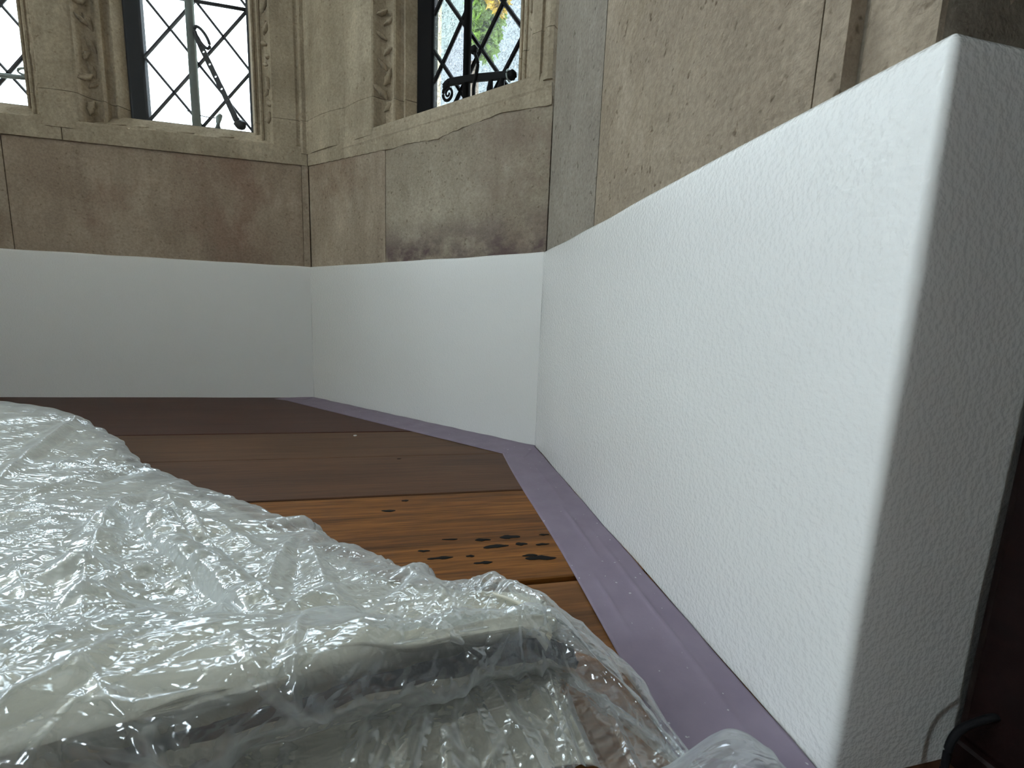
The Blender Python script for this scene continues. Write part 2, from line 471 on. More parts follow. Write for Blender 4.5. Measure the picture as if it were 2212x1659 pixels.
for gx, gy, ga, gb in gums:
    n = 18; vs = []; rot = random.uniform(-0.12, 0.12)
    par = brown if gy > -0.49 else orange
    for zz, sh in ((-0.001, 1.0), (0.00025, 1.0), (0.0004, 0.7)):
        for k in range(n):
            a = 2 * math.pi * k / n
            rr = 1 + 0.22 * math.sin(3 * a + gx * 900) + 0.15 * math.sin(5 * a + gy * 700)
            ex = abs(math.cos(a)) ** 1.3 * math.copysign(1, math.cos(a)) * ga * sh * (0.8 + 0.2 * rr)
            ey = math.sin(a) * gb * sh * rr * 0.8
            vs.append((gx + ex - ey * rot, gy + ey + ex * rot, zz + (0.0003 if par is brown else 0)))
    fs = [[r * n + k, r * n + (k + 1) % n, (r + 1) * n + (k + 1) % n, (r + 1) * n + k] for r in range(2) for k in range(n)]
    fs += [list(range(2 * n, 3 * n)), list(range(n))[::-1]]
    g_ = mobj('resin_pocket', vs, fs, GUM, None)
    g_.parent = par
fk = mobj('paint_fleck', [(0.1187 + 0.0022 * math.cos(a) * (1 + 0.4 * math.sin(3 * a)), -0.287 + 0.0022 * math.sin(a), z) for z in (-0.0005, 0.0006) for a in [k * math.pi / 4 for k in range(8)]],
     [list(range(8))[::-1], list(range(8, 16))] + [[k, (k + 1) % 8, 8 + (k + 1) % 8, 8 + k] for k in range(8)], FLECK)
fk.parent = floor

# ------------------------------------------------------------------ white painted band (the skirting of the bay)
def band(name, label, stations, wob, seed):
    """stations: (x, y, nx, ny) face points with outward direction; swept skirting with soft top edge"""
    sec = [(0.03, 0.0), (0.0004, 0.0), (0.0, 0.02), (0.0, 0.06), (0.0, 0.12), (0.0, 0.18), (0.0, 0.22), (0.0, H - 0.0045), (0.0005, H - 0.0018), (0.0016, H - 0.0004), (0.0034, H), (0.03, H + 0.0003)]
    rg = np.random.default_rng(seed)
    n = len(sec); vs = []; fs = []
    ph = rg.uniform(0, 6.28, 6); fq = rg.uniform(8, 90, 6)
    acc = 0
    for i, (x, y_, nx, ny) in enumerate(stations):
        if i: acc += math.hypot(x - stations[i - 1][0], y_ - stations[i - 1][1])
        dz = wob * sum(math.sin(acc * q_ + p_) for q_, p_ in zip(fq, ph)) / 3
        for o, z in sec:
            w_ = 0.0005 * math.sin(z * 40 + acc * 23 + ph[0]) + 0.0004 * math.sin(acc * 51 + z * 17)
            if o > 0.02: w_ = 0
            zz = z + (dz if z > 0.21 else 0)
            vs.append((x + nx * (o + w_), y_ + ny * (o + w_), zz))
    for i in range(len(stations) - 1):
        for k in range(n):
            a, b_ = i * n + k, i * n + (k + 1) % n
            fs.append([a, b_, b_ + n, a + n])
    fs.append(list(range(n))); fs.append([(len(stations) - 1) * n + k for k in range(n)][::-1])
    o = mobj(name, vs, fs, PAINT, None, smooth=True)
    o.data.set_sharp_from_angle(angle=0.7)
    return props(o, label, 'baseboard', kind='structure')
def line(p0, p1, nrm, n):
    return [(p0[0] + (p1[0] - p0[0]) * i / n, p0[1] + (p1[1] - p0[1]) * i / n, *nrm) for i in range(n + 1)]
band('baseboard_back', 'white painted band below the back wall, on the left', line((-LA, 0), (0, 0), (0, 1), 80), 0.0004, 1)
band('baseboard_diagonal', 'white painted band on the slanting wall between back and right walls', line((0, 0), (b, -b), (q2, q2), 60), 0.0006, 2)
R_ = 0.0032
st = line((b, -b), (b, YD + R_), (1, 0), 60)
for k in range(1, 9):
    a = math.pi / 2 * k / 8
    st.append((b + R_ - R_ * math.cos(a), YD + R_ - R_ * math.sin(a), math.cos(a), math.sin(a)))
st += line((b + R_, YD), (0.47, YD), (0, 1), 10)[1:]
band('baseboard_right', 'big glossy white painted band on the right, wrapping round its outer corner', st, 0.0004, 3)
band('baseboard_left_diagonal', 'white painted band on the left slanting wall out of frame', line((-LA, 0), (-LA - b, -b), (-q2, q2), 20), 0.0004, 4)
band('baseboard_left', 'white painted band on the left cheek wall out of frame', line((-LA - b, -b), (-LA - b, -b - cF), (-1, 0), 20), 0.0004, 5)

# ------------------------------------------------------------------ walls
wall_a = props(empty('wall_back'), 'limestone back wall of the bay with two leaded windows', 'wall', kind='structure')
wall_b = props(empty('wall_diagonal'), 'limestone slanting wall with one leaded window and brown damp stains', 'wall', kind='structure')
wall_c = props(empty('wall_right'), 'plain limestone wall above the big white band on the right', 'wall', kind='structure')
wall_d = props(empty('wall_front_right'), 'limestone wall end, coloured dark for shade, turning into the room at top right', 'wall', kind='structure')
wall_e = props(empty('wall_left_diagonal'), 'limestone slanting wall on the left side of the bay', 'wall', kind='structure')
wall_f = props(empty('wall_left'), 'limestone cheek wall with three windows added for light on the left of the bay', 'wall', kind='structure')

SB = 0.0022     # the stone stands this far behind the painted face
TH = 0.16
def rough_block(name, fr, u0, u1, z0, z1, mat, parent, off=SB, depth=0.05, amp=0.0009, seed=0, bottom=None, joint=0.0007):
    """a dressed stone: gridded front face, slightly uneven, arrises worn round"""
    rg = np.random.default_rng(seed + 100)
    nu = max(4, int((u1 - u0) / 0.009)); nz = max(4, int((z1 - z0) / 0.009))
    if nu > 70: nu = 70
    if nz > 60: nz = 60
    u0 += joint; u1 -= joint; z0 += joint * 0.5; z1 -= joint * 0.5
    ph = rg.uniform(0, 6.28, (8,)); fu = rg.uniform(20, 160, 8); fz = rg.uniform(20, 160, 8)
    vs = []; fs = []
    idx = {}
    for i in range(nu + 1):
        for k in range(nz + 1):
            u = u0 + (u1 - u0) * i / nu; zb = z0 if bottom is None else bottom(u)
            z = zb + (z1 - zb) * k / nz
            edge = min(u - u0, u1 - u, z - zb, z1 - z)
            d = off + amp * sum(math.sin(u * a + z * b_ + p_) for a, b_, p_ in zip(fu, fz, ph)) / 4
            if edge < 1e-6: d = off + 0.0014
            elif edge < 0.004: d += 0.0002
            idx[i, k] = len(vs); vs.append(P(fr, u, d, z))
    for i in range(nu):
        for k in range(nz):
            fs.append([idx[i, k], idx[i + 1, k], idx[i + 1, k + 1], idx[i, k + 1]])
    # sides and back
    loop = [(i, 0) for i in range(nu)] + [(nu, k) for k in range(nz)] + [(i, nz) for i in range(nu, 0, -1)] + [(0, k) for k in range(nz, 0, -1)]
    bi = []
    for (i, k) in loop:
        u = u0 + (u1 - u0) * i / nu; zb = z0 if bottom is None else bottom(u)
        z = zb + (z1 - zb) * k / nz
        bi.append(len(vs)); vs.append(P(fr, u, off + depth, z))
    for j in range(len(loop)):
        a, b_ = idx[loop[j]], idx[loop[(j + 1) % len(loop)]]
        fs.append([a, b_, bi[(j + 1) % len(loop)], bi[j]])
    fs.append(bi[::-1])
    o = mobj(name, vs, fs, mat, parent, smooth=True)
    o.data.set_sharp_from_angle(angle=0.7)
    return o

# half section of a window opening, measured (distance from window centre, depth)
HALF = [(0.1465, 0.0005), (0.1440, 0.0022), (0.1425, 0.0075), (0.1395, 0.0140), (0.1350, 0.0195), (0.1290, 0.0235), (0.1245, 0.0245),
        (0.1232, 0.0225), (0.1205, 0.0218), (0.1182, 0.0240), (0.1180, 0.0275), (0.1168, 0.0330), (0.1140, 0.0365), (0.1108, 0.0365),
        (0.1090, 0.0335), (0.1065, 0.0330), (0.1010, 0.0440), (0.0975, 0.0500), (0.0975, 0.0690), (0.150, TH)]
def left_half(uc):  return [(uc - d, o) for d, o in HALF]
def right_half(uc): return [(uc + d, o) for d, o in HALF]
def jamb(name, fr, poly, z0, z1, mat, parent):
    v, f = prism(fr, poly, z0, z1)
    return mobj(name, v, f, mat, parent)
ZJ = 0.5035
def grow(poly, d):
    return [(u, o - d if o < 0.03 else o) for u, o in poly]
def stack(fr, poly, parent, mat=None):
    jamb('jamb_base_stone', fr, grow(poly, 0.0006), 0.4475, ZJ - 0.0006, mat or ST_M, parent)
    z = ZJ + 0.0004
    while z < WTOP - 0.01:
        z2 = min(z + 0.48, WTOP)
        jamb('jamb_stone', fr, poly, z, z2 - 0.0008, mat or ST_M, parent)
        z = z2
SILL = [(-0.0004, 0.4285), (-0.0008, 0.4560), (-0.0004, 0.4590), (0.0008, 0.4602), (0.0035, 0.4585), (0.0070, 0.4580), (0.0120, 0.4605), (0.0210, 0.4690), (0.0310, 0.4800), (0.0370, 0.4855), (0.0395, 0.4880), (0.0430, 0.4890), (0.0500, 0.4895), (TH, 0.4980), (TH, 0.4285)]

# carved leaf: a lobed, arched little frond
def leaf_mesh(name, L=0.03, W_=0.011, hgt=0.004, curl=0.006):
    n = 9; vs = []; fs = []
    for i in range(n + 1):
        t = i / n
        wd = W_ * (math.sin(math.pi * min(1, t * 0.96 + 0.04)) ** 0.7) * (1 + 0.22 * math.cos(t * 18))
        for k, s in enumerate((-1, -0.55, 0, 0.55, 1)):
            hh = hgt * (1 - abs(s) ** 1.5 * 0.9) * (0.55 + 0.45 * math.sin(math.pi * t)) * (0.75 if s == 0 else 1)
            vs.append((t * L, s * wd / 2 + curl * t * t, hh))
        for s in (1, -1):
            vs.append((t * L, s * wd / 2 + curl * t * t, -0.003))
    m_ = 7
    for i in range(n):
        a = i * m_
        for k in range(4): fs.append([a + k, a + k + 1, a + m_ + k + 1, a + m_ + k])
        fs.append([a + 4, a + 5, a + m_ + 5, a + m_ + 4]); fs.append([a + 5, a + 6, a + m_ + 6, a + m_ + 5]); fs.append([a + 6, a, a + m_, a + m_ + 6])
    fs.append([0, 1, 2, 3, 4, 5, 6]); fs.append([n * m_ + k for k in range(7)][::-1])
    bm = bmesh.new(); vv = [bm.verts.new(p_) for p_ in vs]
    for q_ in fs: bm.faces.new([vv[i] for i in q_])
    bmesh.ops.recalc_face_normals(bm, faces=bm.faces)
    me = bpy.data.meshes.new(name); bm.to_mesh(me); bm.free()
    for p_ in me.polygons: p_.use_smooth = True
    me.materials.append(ST_M)
    return me
LEAFM = [leaf_mesh('carved_leaf', 0.032, 0.013, 0.0075, 0.009), leaf_mesh('carved_leaf', 0.028, 0.011, 0.0070, -0.008), leaf_mesh('carved_leaf', 0.036, 0.011, 0.0065, 0.004)]
def put_leaf(parent, me, pos, xdir, nrm, s=1.0):
    x = Vector(xdir).normalized(); z = Vector(nrm).normalized(); y_ = z.cross(x).normalized(); x = y_.cross(z)
    o = bpy.data.objects.new('carved_leaf', me)
    COL.objects.link(o); o.parent = parent
    o.matrix_local = Matrix(((x.x * s, y_.x * s, z.x * s, pos[0]), (x.y * s, y_.y * s, z.y * s, pos[1]), (x.z * s, y_.z * s, z.z * s, pos[2]), (0, 0, 0, 1)))
    return o
def dirv(fr, u, o, z):
    (ox, oy), (ax, ay), (nx, ny) = FR[fr]
    return Vector((ax * u + nx * o, ay * u + ny * o, z))
def carve_jamb(fr, uc, side, parent, z0=0.50, z1=1.40, seed=1):
    """foliage trail in the hollow of a jamb; side -1 = left of the window, +1 = right"""
    rg = random.Random(seed)
    sgn = -1 if side < 0 else 1
    nrm = dirv(fr, -sgn * 0.75, -0.66, 0)          # out of the hollow towards the room
    z = z0; k = 0
    while z < z1:
        d = 0.1365 if k % 2 else 0.1325
        pos = P(fr, uc + sgn * d, 0.0165 if k % 2 else 0.0195, z)
        ang = rg.uniform(0.5, 1.0) * (1 if k % 2 else -1)
        across = dirv(fr, sgn * 0.66, -0.75, 0)
        xd = across * (-math.sin(ang)) + Vector((0, 0, 1)) * math.cos(ang) * rg.choice((1, 1, -1))
        put_leaf(parent, LEAFM[rg.randrange(3)], pos, xd + Vector((0, 0, rg.uniform(-0.3, 0.3))), nrm, rg.uniform(0.55, 0.95))
        z += rg.uniform(0.016, 0.022); k += 1
def carve_sill(fr, us, parent, seed=1):
    rg = random.Random(seed)
    for u in us:
        nrm = dirv(fr, 0, -0.72, 0.7)
        ang = rg.uniform(-0.35, 0.35)
        xd = dirv(fr, math.cos(ang), 0.7 * math.sin(ang), 0.7 * math.sin(ang))
        put_leaf(parent, LEAFM[rg.randrange(3)], P(fr, u, 0.0185, 0.4655), xd, nrm, rg.uniform(0.6, 0.8))

UC2 = -0.2005; UC1 = UC2 - 0.3425; UCB = 0.3255
# --- back wall
mobj('core', *slab('A', -LA - 0.02, 0.02, 0.045, TH, 0.0, 0.43), MORTAR, wall_a)
rough_block('stone_block', 'A', -LA, -0.4575, H - 0.002, 0.4305, ST_B, wall_a, seed=1)
rough_block('stone_block', 'A', -0.4575, -0.0105, H - 0.002, 0.4305, ST_A, wall_a, seed=2, amp=0.0006)
mobj('corner_bead', *slab('A', -0.0102, 0.0010, 0.0014, 0.03, H - 0.001, 0.4295), ST_B, wall_a, bev=0.0005)
mobj('sill_stone', *run('A', -LA, -0.372, SILL), ST_M, wall_a)
mobj('sill_stone', *run('A', -0.3705, 0.0, SILL), ST_M, wall_a)
rj = right_half(UC2)                       # right jamb of the nearer back window, out to the corner
stack('A', rj[::-1][1:] and [(UC2 + 0.150, TH)] + [(u, o) for u, o in rj[::-1][1:]] + [(-0.0165, 0.0005), (-0.0135, 0.0028), (-0.0105, 0.0028), (-0.0085, -0.0012), (-0.0055, -0.0020), (-0.0025, -0.0010), (0.0005, 0.0), (0.066, TH)], wall_a)
ml = left_half(UC2); mr_ = right_half(UC1)
stack('A', mr_[::-1] + [(UC1 + 0.155, -0.0012), ((UC1 + UC2) / 2, -0.002), (UC2 - 0.155, -0.0012)] + ml, wall_a)
stack('A', [(-LA - 0.066, TH), (-LA, 0.0005)] + left_half(UC1), wall_a)
mobj('lintel_stone', *slab('A', -LA - 0.06, 0.06, 0.0, TH, WTOP, CEIL), ST_M, wall_a)
carve_jamb('A', UC2, -1, wall_a, seed=3)
carve_jamb('A', UC2, 1, wall_a, seed=8)
carve_jamb('A', UC1, 1, wall_a, seed=9, z1=0.8)
carve_sill('A', [-0.315, -0.283, -0.245, -0.213, -0.181, -0.148, -0.116, -0.086], wall_a, 5)
carve_sill('A', [-0.62, -0.58, -0.54, -0.50, -0.46, -0.425], wall_a, 6)
# --- diagonal wall
mobj('core', *slab('B', -0.03, LB + 0.03, 0.045, TH, 0.0, 0.43), MORTAR, wall_b)
def btm(u):
    xs = [0.0, 0.047, 0.12, 0.205, 0.222, 0.26, 0.30, 0.318, 0.345, 0.37, 0.40, 0.43, 0.46, LB]
    zs = [0.4285, 0.4262, 0.4236, 0.4212, 0.4192, 0.4205, 0.4165, 0.4150, 0.4188, 0.4215, 0.4232, 0.4268, 0.4235, 0.4200]
    return float(np.interp(u, xs, zs)) + 0.0006 * math.sin(u * 330) + 0.0004 * math.sin(u * 711)
rough_block('stone_block', 'B', -0.0008, 0.2065, H - 0.002, 0.4305, ST_B, wall_b, seed=3)
rough_block('stone_block', 'B', 0.2065, LB + 0.0012, H - 0.002, 0.4305, ST_S, wall_b, seed=4, amp=0.0011)
rough_block('sill_fascia', 'B', 0.0, LB, 0.4285, 0.4575, ST_M, wall_b, off=-0.0002, depth=0.03, seed=6, amp=0.0004, bottom=btm, joint=0.0)
SILLB = [(0.0, 0.4400)] + [(-0.0042, 0.4562), (-0.0030, 0.4588)] + SILL[3:-1] + [(TH, 0.4400)]
SILLB = [(o, z - (0.017 if z > 0.47 else 0.012) * (1 if z > 0.455 else 0)) for o, z in SILLB]
SILLB = [(0.002, 0.432), (-0.0010, 0.4400), (-0.0008, 0.4425), (0.0006, 0.4435), (0.0030, 0.4425), (0.0070, 0.4425), (0.0120, 0.4445), (0.0210, 0.4525), (0.0310, 0.4630), (0.0370, 0.4685), (0.0395, 0.4705), (0.0430, 0.4715), (0.0500, 0.4720), (TH, 0.4800), (TH, 0.432)]
mobj('sill_stone', *run('B', 0.10, LB, SILLB), ST_M, wall_b)
lj = [(-0.066, TH), (0.0, 0.0), (0.006, 0.001), (0.02, -0.0010), (0.045, -0.0026), (0.075, -0.0022), (0.098, 0.0010), (0.108, 0.0032), (0.120, 0.0020), (0.145, -0.0006), (0.168, 0.0)] + left_half(UCB)
stack('B', lj, wall_b)
rjb = [(UCB + 0.150, TH)] + right_half(UCB)[::-1][1:] + [(0.4845, 0.0), (0.4860, 0.0030), (0.4890, 0.0030), (0.4905, -0.0015), (0.4965, -0.0020), (LB, 0.0), (LB, TH)]
stack('B', rjb, wall_b)
mobj('lintel_stone', *slab('B', -0.03, LB + 0.02, 0.0, TH, WTOP, CEIL), ST_M, wall_b)
carve_jamb('B', UCB, -1, wall_b, z0=0.465, seed=13)
carve_jamb('B', UCB, 1, wall_b, seed=14)
def carve_sill_b(us, seed):
    rg = random.Random(seed)
    for u in us:
        put_leaf(wall_b, LEAFM[rg.randrange(3)], P('B', u, 0.0185, 0.4500), dirv('B', 1, 0.1, rg.uniform(-0.2, 0.2)), dirv('B', 0, -0.72, 0.7), rg.uniform(0.6, 0.85))
carve_sill_b([0.215, 0.243, 0.272, 0.30, 0.33, 0.36, 0.39, 0.415], 4)
# --- left diagonal wall: same build as the right one, mirrored in plan
mobj('core', *slab('E', 0.0, LB, 0.004, TH, 0.0, 0.43), ST_B, wall_e)
mobj('sill_stone', *run('E', 0.0, LB, SILL), ST_M, wall_e)
stack('E', [(-0.06, TH), (0.0, 0.0), (0.10, 0.0)] + left_half(UCB)[1:], wall_e)
stack('E', [(UCB + 0.150, TH)] + right_half(UCB)[::-1][1:] + [(LB, 0.0), (LB, TH)], wall_e)
mobj('lintel_stone', *slab('E', -0.03, LB + 0.02, 0.0, TH, WTOP, CEIL), ST_M, wall_e)
# --- right cheek: three dressed stones, a grooved roll and the end stone
zt = CEIL
mobj('core', *slab('C', -0.02, 0.380, 0.03, 0.25, 0.0, CEIL), MORTAR, wall_c)
rough_block('stone_block', 'C', 0.0, 0.150, H - 0.002, 0.83, ST_G, wall_c, seed=11, amp=0.0006)
rough_block('stone_block', 'C', 0.150, 0.3725, H - 0.002, 0.66, ST_C, wall_c, seed=12, amp=0.0010)
rough_block('stone_block', 'C', 0.0, 0.210, 0.83, 1.4, ST_C, wall_c, seed=15)
rough_block('stone_block', 'C', 0.210, 0.3725, 0.66, 1.4, ST_C, wall_c, seed=16)
rough_block('stone_block', 'C', 0.0, 0.3725, 1.4, CEIL, ST_C, wall_c, seed=17)
rough_block('roll_stone', 'C', 0.3728, 0.3858, H - 0.001, CEIL, ST_C, wall_c, off=0.0010, seed=18, amp=0.0012, joint=0.0009)
rough_block('end_stone', 'C', 0.3858, 0.4112, H + 0.0008, CEIL, ST_C, wall_c, off=0.0075, depth=0.03, seed=19, amp=0.0012)
# --- room side of the right pier
mobj('core', *slab('D', 0.034, 2.0, 0.03, 0.25, 0.0, CEIL), MORTAR, wall_d)
rough_block('stone_block', 'D', 0.0085, 0.30, H - 0.001, 0.62, ST_R, wall_d, off=0.0116, seed=21, amp=0.0012)
rough_block('stone_block', 'D', 0.0085, 0.30, 0.62, 1.2, ST_R, wall_d, off=0.0116, seed=22)
rough_block('stone_block', 'D', 0.0085, 0.30, 1.2, CEIL, ST_R, wall_d, off=0.0116, seed=23)
mobj('plaster_face', *slab('D', 0.30, 2.0, 0.012, 0.05, 0.0, CEIL), PLAIN, wall_d)
# --- left cheek
UCF = 0.205
mobj('core', *slab('F', 0.0, cF, 0.004, TH, 0.0, 0.43), ST_C, wall_f)
mobj('sill_stone', *run('F', 0.0, cF, SILL), ST_M, wall_f)
stack('F', [(-0.06, TH), (0.0, 0.0)] + left_half(UCF), wall_f)
for k in (0, 1):
    stack('F', right_half(UCF + 0.3425 * k)[::-1] + left_half(UCF + 0.3425 * (k + 1)), wall_f)
stack('F', [(UCF + 0.685 + 0.150, TH)] + right_half(UCF + 0.685)[::-1][1:] + [(cF, 0.0), (cF, TH)], wall_f)
mobj('lintel_stone', *slab('F', -0.03, cF, 0.0, TH, WTOP, CEIL), ST_M, wall_f)
# --- rest of the room, behind the camera
wl = props(empty('wall_front_left'), 'plastered wall of the room left of the bay', 'wall', kind='structure')
mobj('plaster_face', *slab('G', 0.0, 1.9, 0.004, 0.25, 0.0, CEIL), PLAIN, wl)
XL, XR, YB = -LA - b - 1.9, b + 2.0, -3.9
props(mobj('wall_room_left', *slab('A', XL - 0.15, XL, YB, -b - cF + 0.25, 0, CEIL), PLAIN), 'plastered left wall of the room', 'wall', kind='structure')
props(mobj('wall_room_right', *slab('A', XR, XR + 0.15, YB, YD + 0.2, 0, CEIL), PLAIN), 'plastered right wall of the room', 'wall', kind='structure')
wrr = props(empty('wall_room_rear'), 'plastered rear wall of the room with a narrow window added for fill light', 'wall', kind='structure')
RX0, RX1, RZ0, RZ1 = -1.30, -0.84, 1.0, 1.75  # opening added in the rear wall to brighten surfaces facing the room
for u0_, u1_, z0_, z1_ in ((XL - 0.15, RX0, 0, CEIL), (RX1, XR + 0.15, 0, CEIL), (RX0, RX1, 0, RZ0), (RX0, RX1, RZ1, CEIL)):
    mobj('plaster_face', *slab('A', u0_, u1_, YB - 0.15, YB, z0_, z1_), PLAIN, wrr)
wr = props(empty('window_8'), 'narrow window added in the rear wall for fill light', 'window', kind='structure')
for u0_, u1_, z0_, z1_ in ((RX0, RX0 + 0.02, RZ0, RZ1), (RX1 - 0.02, RX1, RZ0, RZ1), (RX0, RX1, RZ0, RZ0 + 0.02), (RX0, RX1, RZ1 - 0.02, RZ1)):
    mobj('frame_bar', *slab('A', u0_, u1_, YB - 0.09, YB - 0.06, z0_, z1_), IRON_S, wr)
mobj('pane', [(RX0, YB - 0.075, RZ0), (RX1, YB - 0.075, RZ0), (RX1, YB - 0.075, RZ1), (RX0, YB - 0.075, RZ1)], [[0, 1, 2, 3]], GLASS_CLEAR, wr, fix=False)
props(mobj('ceiling', *slab('A', XL - 0.2, XR + 0.2, YB - 0.2, 0.2, CEIL, CEIL + 0.1), CEILM), 'pale plaster ceiling over bay and room', 'ceiling', kind='structure')
props(mobj('ceiling_bounce', [(-LA - b - 0.1, -b - cF, WTOP + 0.06), (b + 0.1, -b - cF, WTOP + 0.06), (b + 0.1, 0.1, WTOP + 0.06), (-LA - b - 0.1, 0.1, WTOP + 0.06), (-LA - b - 0.1, -b - cF, WTOP + 0.1), (b + 0.1, -b - cF, WTOP + 0.1), (b + 0.1, 0.1, WTOP + 0.1), (-LA - b - 0.1, 0.1, WTOP + 0.1)], [[3, 2, 1, 0], [4, 5, 6, 7], [0, 1, 5, 4], [1, 2, 6, 5], [2, 3, 7, 6], [3, 0, 4, 7]], CEILM), 'white soffit added low over the bay to bounce light down', 'ceiling', kind='structure')  # low white soffit added to bounce window light down
# dark wood at right edge, deepened into the room to shade the wall
tr = props(empty('cupboard', (0.66, -1.05, 0.0)), 'dark mahogany cupboard standing against the wall at the lower right edge', 'cupboard')
mobj('carcase', *slab('A', 0.4120, 0.900, -1.320, YD - 0.004, 0.012, 1.90), PANEL, tr, bev=0.003)
mobj('corner_stile', *slab('A', 0.4088, 0.4320, YD - 0.040, YD - 0.0015, 0.012, 1.91), PANEL, tr, bev=0.003)
mobj('corner_stile', *slab('A', 0.4088, 0.4320, -1.325, -1.285, 0.016, 1.91), PANEL, tr, bev=0.003)
mobj('plinth', *slab('A', 0.4075, 0.905, -1.328, YD - 0.0012, 0.0, 0.013), PANEL, tr, bev=0.002)
mobj('cornice', *slab('A', 0.4000, 0.920, -1.340, YD - 0.0012, 1.90, 1.96), PANEL, tr, bev=0.006)
for xd in (0.435, 0.665):
    dr = mobj('door', *slab('A', xd, xd + 0.225, -1.338, -1.318, 0.07, 1.88), PANEL, tr, bev=0.003)
    kb = mobj('knob', *slab('A', xd + (0.19 if xd < 0.5 else 0.015), xd + (0.21 if xd < 0.5 else 0.035), -1.356, -1.337, 0.95, 0.97), IRON, None, bev=0.005); kb.parent = dr
# ------------------------------------------------------------------ leaded windows
def clip_poly(poly, u0, u1, z0, z1):
    def cl(pts, inside, inter):
        out = []
        for i in range(len(pts)):
            a, b_ = pts[i - 1], pts[i]
            if inside(b_):
                if not inside(a): out.append(inter(a, b_))
                out.append(b_)
            elif inside(a): out.append(inter(a, b_))
        return out
    def mk(ax, val, sign):
        return (lambda p_: sign * (p_[ax] - val) >= 0), (lambda a, b_: tuple(a[k] + (b_[k] - a[k]) * (val - a[ax]) / (b_[ax] - a[ax]) for k in (0, 1)))
    for ax, val, s in ((0, u0, 1), (0, u1, -1), (1, z0, 1), (1, z1, -1)):
        if not poly: return poly
        poly = cl(poly, *mk(ax, val, s))
    return poly
def pane_obj(fr, poly, o0, th, mat, parent):
    n = len(poly)
    if th <= 0: return mobj('pane', [P(fr, u, o0, z) for u, z in poly], [list(range(n))], mat, parent, fix=False)
    v = [P(fr, u, o0, z) for u, z in poly] + [P(fr, u, o0 + th, z) for u, z in poly]
    f = [list(range(n)), list(range(n, 2 * n))[::-1]] + [[i, (i + 1) % n, n + (i + 1) % n, n + i] for i in range(n)]
    return mobj('pane', v, f, mat, parent)
def came_obj(fr, a, b_, o0, wd, th, mat, parent):
    d = np.array([b_[0] - a[0], b_[1] - a[1]]); L = np.hypot(*d)
    if L < 0.004: return
    d /= L; nn = np.array([-d[1], d[0]])
    sec = [(-0.5, 0), (-0.3, -0.5), (0.3, -0.5), (0.5, 0), (0.3, 0.5), (-0.3, 0.5)]
    vs = []
    for q_ in (a, b_):
        for s, t in sec:
            p_ = np.array(q_) + nn * s * wd
            vs.append(P(fr, p_[0], o0 + t * th, p_[1]))
    fs = [[i, (i + 1) % 6, 6 + (i + 1) % 6, 6 + i] for i in range(6)] + [list(range(6))[::-1], list(range(6, 12))]
    mobj('lead_came', vs, fs, mat, parent)
def window(name, label, fr, uc, zb, lat, mats, iron, bar_mat, leadmat, hstile=0.024, seed=0, lead_w=0.0048, bar_r=0.0070, pane_t=0.0):
    root = props(empty(name), label, 'window', kind='structure')
    hw = 0.0985; ul = uc - hw; ur = uc + hw; z1 = WTOP
    gu0, gu1, gz0, gz1 = ul + hstile, ur - 0.006, zb + 0.004, z1 - 0.01
    o = 0.060
    # iron casement
    mobj('hinge_stile', *prism(fr, [(ul, 0.050), (ul + 0.004, 0.0485), (gu0 - 0.003, 0.0555), (gu0, 0.058), (gu0, 0.068), (ul, 0.068)], zb - 0.01, z1), iron, root, bev=0.0012)
    mobj('closing_stile', *slab(fr, gu1, ur + 0.001, 0.053, 0.067, zb - 0.01, z1), iron, root, bev=0.001)
    mobj('bottom_rail', *slab(fr, ul, ur, 0.055, 0.067, zb - 0.012, gz0), iron, root, bev=0.001)
    mobj('top_rail', *slab(fr, ul, ur, 0.053, 0.067, gz1, z1), iron, root, bev=0.001)
    # diamond quarries and lead
    u0, z0, hx, hz = lat
    k = 0; rg = random.Random(seed)
    for i in range(-6, 7):
        for j in range(-4, 30):
            if (i + j) % 2: continue
            cu, cz = u0 + i * hx, z0 + j * hz
            pts = clip_poly([(cu - hx, cz), (cu, cz - hz), (cu + hx, cz), (cu, cz + hz)], gu0, gu1, gz0, gz1)
            if len(pts) < 3: continue
            ar = 0.5 * abs(sum(pts[q_ - 1][0] * pts[q_][1] - pts[q_][0] * pts[q_ - 1][1] for q_ in range(len(pts))))
            if ar < 2e-6: continue
            pane_obj(fr, pts, o - pane_t / 2, pane_t, mats[rg.randrange(len(mats))], root)
    for s in (1, -1):
        for j in range(-30, 40):
            # lines z = z0 + s*(hz/hx)*(u-u0) + (2j+1)*hz
            m_ = s * hz / hx; cz = z0 + (2 * j + 1) * hz
            pts = []
            lo, hi = gu0, gu1
            ua, ub = sorted([(gz0 - cz) / m_ + u0, (gz1 - cz) / m_ + u0])
            lo, hi = max(lo, ua), min(hi, ub)
            if hi - lo < 0.003: continue
            came_obj(fr, (lo, cz + m_ * (lo - u0)), (hi, cz + m_ * (hi - u0)), o, lead_w, 0.005, leadmat, root)
    # upright guard bar
    bm = bmesh.new()
    tube(bm, [P(fr, uc + 0.005, 0.049, zb - 0.012), P(fr, uc + 0.005, 0.049, z1)], bar_r, 10)
    bobj('guard_bar', bm, bar_mat, root, smooth=True)
    return root
W1 = window('window_1', 'bright leaded window at the far left edge', 'A', UC1, 0.4905, (UC1 + 0.0655, 0.5955, 0.042, 0.052), [GLASS_DIM], IRON_S, IRON_G, LEAD)
W2 = window('window_2', 'bright leaded window with a perforated iron stay, on the back wall', 'A', UC2, 0.4905, (-0.1905, 0.6510, 0.0425, 0.0520), [GLASS_DIM], IRON_S, IRON_G, LEAD, seed=2)
